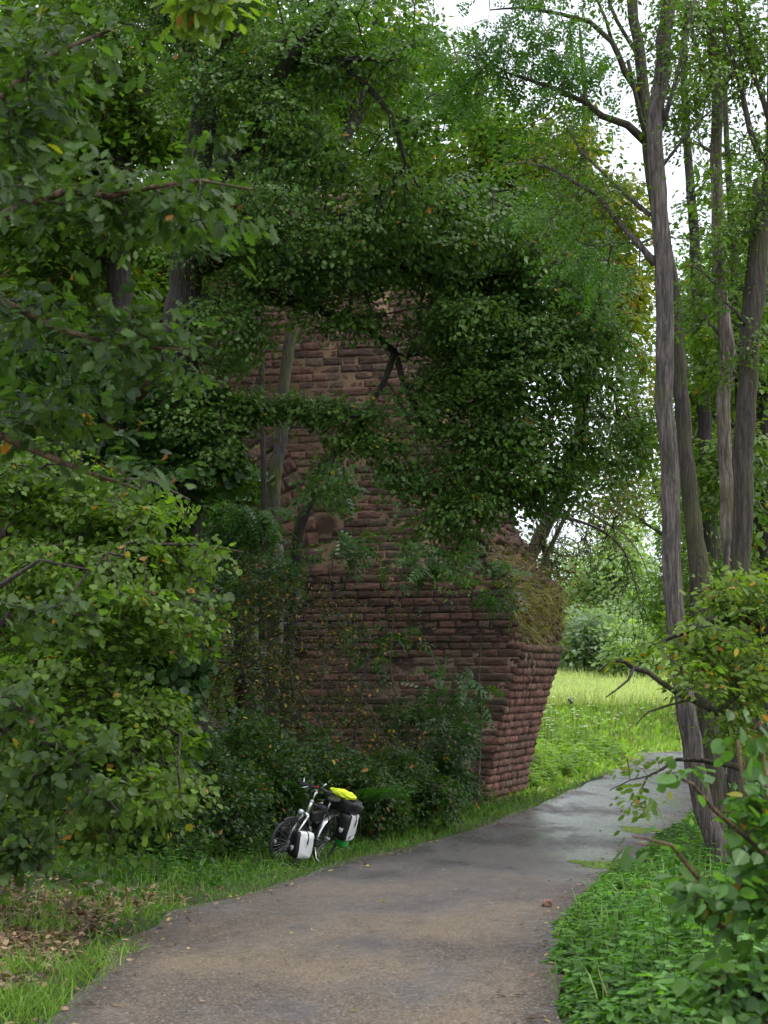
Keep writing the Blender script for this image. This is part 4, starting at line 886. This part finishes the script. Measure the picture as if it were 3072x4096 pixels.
# ferns
for i,(px,py,d,s,lb) in enumerate([(360,790,29.5,.75,'pale fern clump right of the bicycle under the brambles'),(272,780,28.5,.6,'fern clump just behind the handlebar of the bicycle'),(395,770,33,.7,'fern clump at the dark foot of the stone wall')]):
    rng = np.random.default_rng(340+i); b = P(px,py+14,d); k = 15; a = rng.random(k)*6.28
    o = MB(); ax = np.stack([np.cos(a),np.sin(a),rng.uniform(.45,1.1,k)],-1)
    leaves(o,'fern',np.tile(b,(k,1)),ax,np.array([0,0,1.])+.2*rng.standard_normal((k,3)),s*rng.uniform(.8,1.2,k),palette(rng,k,(.035,.10,.03),(.07,.16,.04)))
    x,y = b[0],b[1]; 
    tube(o,[[x,y,gz(x,y)-.03],b],[.02,.015],5,(.05,.06,.02))
    root = empty('fern',(x,y,gz(x,y)),lb,'fern'); o.build('fronds',M_LEAF2,root)
# umbel flowers
rng = np.random.default_rng(350); n = 260; x = rng.uniform(4,15,n); y = rng.uniform(56,74,n); d,s = sdist(x,y); k=(s<0)&(d>1.5); x,y=x[k],y[k]
mb = MB(); z = G(x,y)+rng.uniform(.9,1.3,len(x))
for X,Y,Z in zip(x,y,z):
    a = np.arange(7)/7*6.28; r = rng.uniform(.05,.11); V = np.vstack([np.stack([X+r*np.cos(a),Y+r*np.sin(a),np.full(7,Z)],-1),[[X,Y,Z+.03]]]); j=np.arange(7)
    mb.add(V,np.stack([j,(j+1)%7,np.full(7,7)],-1),(.75,.78,.68)); tube(mb,[[X,Y,Z-1.1],[X,Y,Z]],[.006,.005],3,(.12,.2,.05),cap=False)
tag(mb.build('white_flowers',M_LEAF2),'white umbel flowers dotted among the weeds of the far bank','flowers',kind='stuff')
# path stones
def rock(name,label,p,s,mat,seed,group=None,cat='stone'):
    rng = np.random.default_rng(seed); bm = bmesh.new(); bmesh.ops.create_icosphere(bm,subdivisions=3,radius=1)
    for v in bm.verts:
        q = v.co.copy(); f = 1+.35*noise.noise(q*1.3+Vector((seed,0,0)))+.12*noise.noise(q*4)
        v.co = Vector((max(-.8,min(.75,q.x))*s[0]*f, max(-.75,min(.8,q.y))*s[1]*f, max(-.5,min(.7,q.z))*s[2]*f))+Vector(p)
    mb = MB(); addbm(mb,bm,col=(.24,.13,.10)); o = mb.build(name,mat); return tag(o,label,cat,group)
h_ = hit(547,909); rock('stone','fist-sized pinkish stone lying near the right edge of the path',(h_[0],h_[1],base(h_[1])+.05),(.055,.05,.05),M_STONE,4)
rng = np.random.default_rng(360); mb = MB(); x,y,d,s = scatter(rng,60000,-2.5,16,8,60,lambda x,y,d,s:(d<-.05)*visible(x,y)*np.minimum(1,(10/y)**1.5)*.9); k=len(x)
V0 = np.array([[1,0,0],[-.5,.8,0],[-.5,-.8,0],[0,0,.8]]); F0 = np.array([[0,1,3],[1,2,3],[2,0,3]]); sz = rng.uniform(.003,.010,k)
V = V0[None]*sz[:,None,None]*rng.uniform(.6,1.3,(k,4,3))+np.stack([x,y,base(y)+.022],-1)[:,None]; F = (F0[None]+(np.arange(k)*4)[:,None,None]).reshape(-1,3)
mb.add(V.reshape(-1,3),F,np.repeat(palette(rng,k,(.06,.055,.05),(.3,.27,.24)),4,axis=0)); tag(mb.build('path_grit',M_DRY),'loose grit on the path','gravel',kind='stuff')
# dead stalk and stump post
mb = MB(); a,b = P(675,879,12.3),P(698,960,11.6); tube(mb,[a,(a+b)/2+np.array([.01,0,.01]),b,b+np.array([.02,-.03,-.25])],[.006,.008,.009,.01],6)
tag(mb.build('dead_stalk',simple('dry_straw',(.42,.33,.2),.6)),'pale dry stalk standing slanted among the nettles','stalk')
dp = min(np.arange(56,100,.25), key=lambda d_: abs(gpx(571,d_)-713)); p = P(571,706,dp); x_,z_ = p[0],gz(p[0],dp)
mb = MB(); tube(mb,[[x_+.12,dp,z_-.1],[x_+.02,dp,z_+.35],[x_-.06,dp,z_+.62]],[.13,.12,.09],9,rough=.1,rng=np.random.default_rng(1)); tag(mb.build('wooden_post',M_BARKD,smooth=True),'short dark leaning post among the weeds of the sunlit bank','post')

# ------------------------------------------------------------------ the touring bicycle
K_BLACK = simple('black_tyre_rubber',(.018,.018,.019),.6); K_FRAME = simple('dark_paint',(.03,.032,.036),.3,.3)
K_SILV = simple('brushed_aluminium',(.62,.63,.64),.28,.9); K_CLOTH = simple('black_coated_fabric',(.007,.007,.008),.38,bscale=14)
K_WHITE = simple('white_coated_fabric',(.62,.63,.62),.4,bscale=9,var=.1); K_HIVIS = simple('yellow_hi_vis_fabric',(.72,.85,.03),.6,bscale=20)
K_GREEN = simple('green_fabric',(.03,.35,.05),.45); K_RED = simple('red_plastic',(.5,.02,.02),.4); K_REFL = simple('grey_reflective_film',(.42,.42,.41),.5); K_GLASS = simple('clear_lamp_lens',(.7,.72,.74),.08,.3)
f2 = nrm(np.array([-.44,-.90,0])); l2 = np.array([.87,-.50,0]); 
rear = P(321,858,24.7); rear[2] = gz(rear[0],rear[1])
front_xy = rear[:2]+f2[:2]*1.08; zf = gz(front_xy[0],front_xy[1])
fw = nrm(np.array([f2[0]*1.08,f2[1]*1.08,zf-rear[2]])); lw = nrm(np.cross([0,0,1],fw)); uw = np.cross(fw,lw)
lean = R(17); l_ = lw*math.cos(lean)-uw*math.sin(lean); u_ = uw*math.cos(lean)+lw*math.sin(lean)
MW = Matrix(((fw[0],l_[0],u_[0],rear[0]),(fw[1],l_[1],u_[1],rear[1]),(fw[2],l_[2],u_[2],rear[2]),(0,0,0,1)))
def lroot(name,label,cat,M,group=None):
    o = bpy.data.objects.new(name,None); COL.objects.link(o); o.matrix_world = M; LOCAL.add(o.name); o.empty_display_size=.1
    return tag(o,label,cat,group)
bike = lroot('touring_bicycle','loaded touring bicycle propped on its stand in the grass left of the path','bicycle',MW)
HD = np.array([.80,0,.98]); FH = np.array([1.08,0,.345]); SA = nrm(np.array([-.31,0,.95]))
def part(name,mat,fn,parent=bike,smooth=True,M=None):
    mb = MB(); fn(mb)
    if M is not None:
        mb.V = [np.hstack([v,np.ones((len(v),1))])@np.array(M).T[:,:3] for v in mb.V]
    o = mb.build(name,mat,None,smooth); o.parent = parent; return o
def torus(mb,c,Rr,r,n=48,m=8,a0=0,a1=2*np.pi,sx=1,sy=1):
    a = np.linspace(a0,a1,n); tube(mb,[[c[0]+Rr*math.cos(t),c[1],c[2]+Rr*math.sin(t)] for t in a],r,m,cap=abs(a1-a0)<6)
def wheel(c,M=None):
    w = part('wheel',K_FRAME,lambda mb:(torus(mb,c,.305,.011),torus(mb,c,.315,.007)),M=M)
    part('tyre',K_BLACK,lambda mb:torus(mb,c,.33,.021,60,10),w,M=M)
    def sp(mb):
        for k in range(32):
            a = k/32*6.283; sg = 1 if k%2 else -1; tube(mb,[[c[0]+.02*math.cos(a+.9*sg),sg*.028,c[2]+.02*math.sin(a+.9*sg)],[c[0]+.303*math.cos(a),0,c[2]+.303*math.sin(a)]],.0016,3,cap=False)
    part('spokes',K_SILV,sp,w,M=M)
    part('hub',K_SILV,lambda mb:tube(mb,[[c[0],-.055,c[2]],[c[0],-.03,c[2]],[c[0],.03,c[2]],[c[0],.055,c[2]]],[.012,.03,.03,.012],12),w,M=M)
# steering: front end turned to the rider's right
ST = Matrix.Translation(Vector(HD)) @ Matrix.Rotation(R(-22),4,Vector(SA)) @ Matrix.Translation(-Vector(HD))
wheel(np.array([0,0,.345])); wheel(FH,ST)
def T(*pts,r=.016,s=10): return lambda mb: tube(mb,[list(p) for p in pts],r,s)
def frame(mb):
    BB=(.44,0,.285); SX=(.27,0,.80); HT=(.815,0,.93); HB=(.865,0,.78)
    tube(mb,[SX,BB],.0165,10); tube(mb,[(.285,0,.76),HT],.0165,10); tube(mb,[BB,HB],.02,10); tube(mb,[HT,HB],.022,10)
    for s in (-1,1):
        tube(mb,[(.44,s*.03,.285),(.3,s*.05,.3),(0,s*.065,.345)],.009,8); tube(mb,[(.28,s*.02,.77),(.15,s*.055,.56),(0,s*.065,.345)],.008,8)
part('frame',K_FRAME,frame)
def fork(mb):
    cr = HD-SA*.24; tube(mb,[cr+SA*.03,cr+np.array([0,0,-.01])],.026,10)
    for s in (-1,1):
        tube(mb,[cr+np.array([0,s*.05,.0]),cr+np.array([.02,s*.058,-.06])],.019,10); tube(mb,[cr+np.array([.01,s*.056,-.02]),FH*.5+cr*.5+np.array([.02,s*.06,0]),FH+np.array([0,s*.06,0])],[.018,.014,.010],10)
    tube(mb,[cr+np.array([0,-.055,.0]),cr+np.array([0,.055,.0])],.02,10)
part('fork',K_SILV,fork,M=ST)
part('stem',K_SILV,lambda mb:(tube(mb,[HD-SA*.02,HD+SA*.13],.015,10),tube(mb,[HD+SA*.12,HD+SA*.16+np.array([.06,0,0])],.014,10),tube(mb,[HD-SA*.2,HD-SA*.02],.024,12),tube(mb,[HD-SA*.045,HD-SA*.03],.03,12)),M=ST)
HBc = HD+SA*.17+np.array([.07,0,0])
def bars(mb):
    for s in (-1,1):
        q = catmull([HBc+np.array(v)*[1,s,1] for v in [(0,0,0),(.0,.06,.0),(.02,.15,.02),(.07,.22,.03),(.06,.30,.01),(-.03,.315,-.01),(-.11,.26,-.015),(-.11,.15,-.01),(-.09,.11,0)]],.02)
        tube(mb,q,.0155,8)
part('handlebar',K_BLACK,bars,M=ST)
def levers(mb):
    for s in (-1,1):
        tube(mb,[HBc+np.array([-.0,s*.1,0]),HBc+np.array([.07,s*.13,-.03]),HBc+np.array([.10,s*.2,-.05])],[.008,.009,.006],8); tube(mb,[HBc+np.array([.04,s*.19,.02]),HBc+np.array([.0,s*.24,.10])],[.009,.009],8)
part('brake_levers',K_SILV,levers,M=ST)
part('bell',K_RED,lambda mb:box(mb,HBc+np.array([.01,.07,.02]),(.03,.04,.03),bev=.008),M=ST)
def lamp(mb):
    c = HD-SA*.2+np.array([.11,0,.0]); tube(mb,[c+np.array([-.06,0,0]),c+np.array([-.03,0,.005]),c+np.array([.0,0,.0]),c+np.array([.025,0,0])],[.008,.025,.038,.036],14); tube(mb,[c,c+np.array([-.08,0,-.05])],.006,6)
hl = part('headlight',K_SILV,lamp,M=ST); c_ = HD-SA*.2+np.array([.137,0,0]); part('lens',K_GLASS,lambda mb:tube(mb,[c_-[.002,0,0],c_+[.006,0,0]],[.035,.025],14),hl,M=ST)
def fender(c,a0,a1):
    def f(mb):
        n=30; a=np.linspace(a0,a1,n); w=5; V=[]
        for t in a:
            for k in range(w):
                y=(k-2)*.016; rr=.372-abs(k-2)**2*.003; V.append([c[0]+rr*math.cos(t),y,c[2]+rr*math.sin(t)])
        i=np.arange(n-1)[:,None]*w; j=np.arange(w-1)[None]; mb.add(V,np.stack([i+j,i+j+1,i+w+j+1,i+w+j],-1).reshape(-1,4))
    return f
part('mudguard',K_SILV,fender(np.array([0,0,.345]),R(-5),R(110))); part('mudguard',K_BLACK,fender(np.array([0,0,.345]),R(110),R(200)))
part('mudguard',K_BLACK,fender(FH,R(60),R(205)),M=ST)
def saddle(mb):
    n=14; V=[]; 
    for i in range(n):
        t=i/(n-1); x=.10+.28*t; w=.085*(1-t)**.8*(.9 if t<.05 else 1)+.018
        for k in range(9):
            a=math.pi*k/8; V.append([x, w*math.cos(a), .955+.045*math.sin(a)**.5-.02*math.sin(t*3.1)])
    i=np.arange(n-1)[:,None]*9; j=np.arange(8)[None]; mb.add(V,np.stack([i+j,i+j+1,i+9+j+1,i+9+j],-1).reshape(-1,4)); mb.add([V[k] for k in range(9)],np.array([list(range(9))])); mb.add([V[(n-1)*9+k] for k in range(9)],np.array([list(range(9))]))
part('saddle',K_CLOTH,saddle); part('seat_post',K_SILV,T((.275,0,.78),(.225,0,.95),r=.0135))
def crank(mb):
    a=.8; 
    for s,b in ((1,a),(-1,a+math.pi)): tube(mb,[(.44,s*.07,.285),(.44+.17*math.cos(b),s*.08,.285+.17*math.sin(b))],.011,8); box(mb,(.44+.17*math.cos(b),s*.13,.285+.17*math.sin(b)),(.1,.09,.02),bev=.006)
part('cranks',K_FRAME,crank); part('chainring',K_FRAME,lambda mb:(torus(mb,np.array([.44,-.055,.285]),.095,.006,36,6),tube(mb,[(.44,-.05,.285),(.44,-.06,.285)],.06,20)))
part('chain',K_FRAME,lambda mb:(tube(mb,[(0,-.05,.39),(.44,-.055,.38)],.005,4),tube(mb,[(0,-.05,.30),(.44,-.055,.19)],.005,4),torus(mb,np.array([0,-.05,.345]),.045,.012,20,6)))
def rrack(mb):
    for s in (-1,1):
        tube(mb,[(0,s*.075,.36),(-.08,s*.08,.74),(-.3,s*.08,.74)],.006,6); tube(mb,[(-.3,s*.06,.74),(.2,s*.06,.74),(.25,s*.03,.72)],.006,6); tube(mb,[(0,s*.075,.36),(-.22,s*.08,.62),(-.3,s*.08,.74)],.006,6); tube(mb,[(0,s*.075,.36),(.1,s*.07,.74)],.006,6)
    for x in (-.3,-.15,0,.15): tube(mb,[(x,-.06,.74),(x,.06,.74)],.005,6)
part('rear_rack',K_FRAME,rrack)
def frack(mb):
    for s in (-1,1): tube(mb,[(1.08,s*.07,.36),(1.06,s*.085,.52),(1.2,s*.085,.52),(1.2,s*.085,.42),(.95,s*.085,.42),(.95,s*.085,.52),(1.06,s*.085,.52)],.006,6)
    tube(mb,[(1.06,-.085,.52),(1.06,-.07,.73),(1.06,.07,.73),(1.06,.085,.52)],.006,6)
part('front_rack',K_FRAME,frack,M=ST)
def stand(mb):
    for s,x in ((1,.42),(-1,.36)):
        tube(mb,[(.38,s*.03,.25),(x-.02,s*.10,.12),(x-.04,s*.17+.03,.05 if s>0 else .0)],[.013,.011,.011],8)
part('kickstand',K_SILV,stand)
part('bottle',simple('clear_bottle_plastic',(.18,.2,.22),.2),lambda mb:tube(mb,[(.60,0,.42),(.605,0,.43),(.685,0,.56),(.69,0,.57),(.70,0,.59)],[.03,.036,.036,.02,.018],14))
part('cable',K_BLACK,lambda mb:(tube(mb,catmull([HBc+np.array([0,.1,0]),HBc+np.array([.12,.08,.06]),HD+np.array([.12,.02,-.05]),HD+np.array([.03,0,-.25])],.03),.003,5),tube(mb,catmull([HBc+np.array([0,-.1,0]),HBc+np.array([.1,-.06,.08]),HD+np.array([.1,-.02,-.05]),HD+np.array([0,-.02,-.25])],.03),.003,5)),M=ST)

# soft bag shape
def bag(mb,c,s,e=.35,nu=28,nv=18,bulge=.06,seed=1,keep=None,grow=0,taper=0.):
    rng = np.random.default_rng(seed); V=[];
    def sp(t,p): return np.sign(t)*np.abs(t)**p
    us=np.linspace(-np.pi,np.pi,nu,endpoint=False); vs=np.linspace(-np.pi/2,np.pi/2,nv)
    ph=rng.random(6)*6
    for v in vs:
        for u in us:
            x=sp(math.cos(v),e)*sp(math.cos(u),e); y=sp(math.cos(v),e)*sp(math.sin(u),e); z=sp(math.sin(v),e)
            w=1+bulge*(math.sin(3*z+ph[0])*math.sin(2.5*x+ph[1])+.5*math.sin(6*z+4*y+ph[2])+.6*math.sin(11*z+5*x*math.sin(2*z+ph[3])+ph[4]))*.6; tp=1-taper*(z*.5+.5)
            V.append([c[0]+x*(s[0]/2+grow)*tp, c[1]+y*(s[1]/2+grow)*w*tp, c[2]+z*(s[2]/2+grow)])
    V=np.array(V); F=[]
    for i in range(nv-1):
        for j in range(nu):
            q=[i*nu+j,i*nu+(j+1)%nu,(i+1)*nu+(j+1)%nu,(i+1)*nu+j]
            if keep is None or keep(V[q].mean(0)-np.array(c)): F.append(q)
    mb.add(V,np.array(F))
def pannier(label,c,s,M,side,seed):
    """white outer shell, black inner and front end, strap with a hook, shield shaped reflector"""
    MM = MW@M@Matrix.Translation(Vector(c)) ; o = lroot('pannier',label,'bag',MM,'panniers on the bicycle')
    part('bag_body',K_CLOTH,lambda mb:bag(mb,(0,0,0),s,seed=seed),o)
    k = lambda q: (side*q[1] > -s[1]*.02) and q[0] < s[0]*.36
    part('outer_panel',K_WHITE,lambda mb:bag(mb,(-.0,0,.004),s,seed=seed,keep=k,grow=.006,nu=48,nv=26,bulge=.12),o)
    y=side*(s[1]/2+.012)
    st = part('strap',K_CLOTH,lambda mb:(tube(mb,catmull([[-.02,side*s[1]*.1,s[2]/2+.012],[-.02,side*s[1]*.42,s[2]/2-.0],[-.02,y+side*.004,s[2]*.3],[-.02,y+side*.006,s[2]*.08]],.02),.009,6)),o)
    part('hook',K_SILV,lambda mb:torus(mb,(-.02,y+side*.008,s[2]*.04),.012,.003,14,5),st)
    part('buckle',K_CLOTH,lambda mb:tube(mb,[(-s[0]*.38,0,s[2]/2+.008),(s[0]*.38,0,s[2]/2+.008)],.013,8),o)
    # shield reflector on the front end
    a = [(0,-.045),(.026,-.026),(.036,.012),(.026,.034),(.0,.028),(-.026,.034),(-.036,.012),(-.026,-.026)]
    x = s[0]/2+.004
    V=[[x,p*1.0,q-s[2]*.12] for p,q in a]; V2=[[x+.005,p*.9,q*.9-s[2]*.12] for p,q in a]; n=len(a); j=np.arange(n)
    def refl(mb): mb.add(V+V2,[np.array([list(range(n,2*n))]),np.stack([j,(j+1)%n,n+(j+1)%n,n+j],-1)])
    part('reflector',K_REFL,refl,o,False)
    return o
I4 = Matrix.Identity(4)
pannier('front pannier on the near side, white with a black front end and strap',(1.03,.185,.36),(.30,.19,.37),ST,1,1)
pannier('front pannier on the far side, seen through the spokes of the front wheel',(1.03,-.185,.36),(.30,.19,.37),ST,-1,2)
pannier('larger rear pannier on the near side under the black duffel bag',(-.08,.20,.60),(.30,.20,.40),I4,1,3)
pannier('larger rear pannier on the far side, mostly hidden behind the frame',(-.08,-.20,.60),(.30,.20,.40),I4,-1,4)
dr = lroot('duffel_bag','black duffel bag strapped across the rear rack','bag',MW@Matrix.Translation(Vector((-.10,.04,.89))))
part('bag_body',K_CLOTH,lambda mb:bag(mb,(0,0,0),(.30,.56,.24),e=.5,bulge=.14,seed=5,nu=40,nv=24),dr); part('strap',K_BLACK,lambda mb:(bag(mb,(.0,.15,0),(.31,.025,.25),e=.5,nu=24,nv=14),bag(mb,(0,-.15,0),(.31,.025,.25),e=.5,nu=24,nv=14)),dr)
hv = lroot('rolled_jacket','crumpled hi-vis yellow jacket tucked on top of the duffel bag','jacket',MW@Matrix.Translation(Vector((.0,.05,1.04))))
def crum(mb):
    rng=np.random.default_rng(9); bm=bmesh.new(); bmesh.ops.create_icosphere(bm,subdivisions=4,radius=1)
    for v in bm.verts:
        q=v.co; f=1+.45*noise.noise(q*1.8+Vector((3,1,2)))+.3*noise.noise(q*4+Vector((0,5,1))); v.co=Vector((q.x*.07*f,q.y*.21*(1+.25*noise.noise(q*3)),q.z*.062*f))
    addbm(mb,bm)
part('jacket_fabric',K_HIVIS,crum,hv)
gb = lroot('green_bag','bright green sack hanging below the rear pannier','bag',MW@Matrix.Translation(Vector((-.22,.14,.36))))
part('bag_body',K_GREEN,lambda mb:bag(mb,(0,0,0),(.22,.16,.22),e=.7,bulge=.3,seed=8),gb); part('strap',K_CLOTH,lambda mb:tube(mb,[(0,.0,.1),(.02,0,.2)],.008,6),gb)
bb = lroot('frame_bag','small black bag hanging inside the bicycle frame','bag',MW@Matrix.Translation(Vector((.53,0,.72))))
part('bag_body',K_CLOTH,lambda mb:bag(mb,(0,0,0),(.34,.09,.17),e=.45,seed=6),bb); part('strap',K_BLACK,lambda mb:(tube(mb,[(-.1,0,.08),(-.1,.0,.13)],.01,6),tube(mb,[(.12,0,.08),(.12,.0,.15)],.01,6)),bb)

# ------------------------------------------------------------------ light, sky, camera
w = bpy.data.worlds.new('World'); SC.world = w; w.use_nodes = True; nt = w.node_tree; nt.nodes.clear()
sky = nt.nodes.new('ShaderNodeTexSky'); sky.sky_type = 'NISHITA'; sky.sun_disc = False; sky.sun_elevation = R(58); sky.sun_rotation = R(110); sky.air_density = 1; sky.dust_density = 4
b1 = nt.nodes.new('ShaderNodeBackground'); b1.inputs[1].default_value = .06; nt.links.new(sky.outputs[0], b1.inputs[0])
tc = nt.nodes.new('ShaderNodeTexCoord'); n_ = nt.nodes.new('ShaderNodeTexNoise'); n_.inputs['Scale'].default_value = 2.2; n_.inputs['Detail'].default_value = 4; nt.links.new(tc.outputs['Generated'], n_.inputs['Vector'])
b2 = nt.nodes.new('ShaderNodeBackground'); b2.inputs[1].default_value = SKY = 1.5
nt.links.new(mixc(nt,(.80,.88,1.0),(1.0,1.0,1.0),n_.outputs['Fac']), b2.inputs[0])
ad = nt.nodes.new('ShaderNodeAddShader'); nt.links.new(b1.outputs[0],ad.inputs[0]); nt.links.new(b2.outputs[0],ad.inputs[1])
ow = nt.nodes.new('ShaderNodeOutputWorld'); nt.links.new(ad.outputs[0],ow.inputs[0])
sl = bpy.data.lights.new('sun','SUN'); sl.energy = 1.4; sl.angle = R(25); sl.color = (1,.97,.92); so = bpy.data.objects.new('sun',sl); COL.objects.link(so)
dirv = Vector((math.sin(R(110))*math.cos(R(58)), math.cos(R(110))*math.cos(R(58)), math.sin(R(58)))); so.rotation_euler = dirv.to_track_quat('Z','Y').to_euler(); so.location = (20,30,60)
cd = bpy.data.cameras.new('camera'); co = bpy.data.objects.new('camera',cd); COL.objects.link(co); SC.camera = co
cd.sensor_fit = 'VERTICAL'; cd.sensor_height = 24; cd.lens = FPX/1024*24; cd.clip_start = .1; cd.clip_end = 3000
co.location = (0,0,CAMZ); co.rotation_euler = (R(90),0,0); cd.shift_y = (HY-512)/1024
cd.dof.use_dof = True; cd.dof.focus_distance = 36; cd.dof.aperture_fstop = 5.0
SC.render.resolution_x = 768; SC.render.resolution_y = 1024
SC.view_settings.view_transform = 'Standard'; SC.view_settings.look = 'None'; SC.view_settings.exposure = 0
c = SC.cycles; c.use_denoising = True; c.max_bounces = 5; c.diffuse_bounces = 2; c.glossy_bounces = 2; c.transmission_bounces = 3; c.transparent_max_bounces = 4
c.sample_clamp_indirect = 4; c.use_adaptive_sampling = True; c.adaptive_threshold = .03
print('STAT', sum(k for _,k in STAT), STAT)
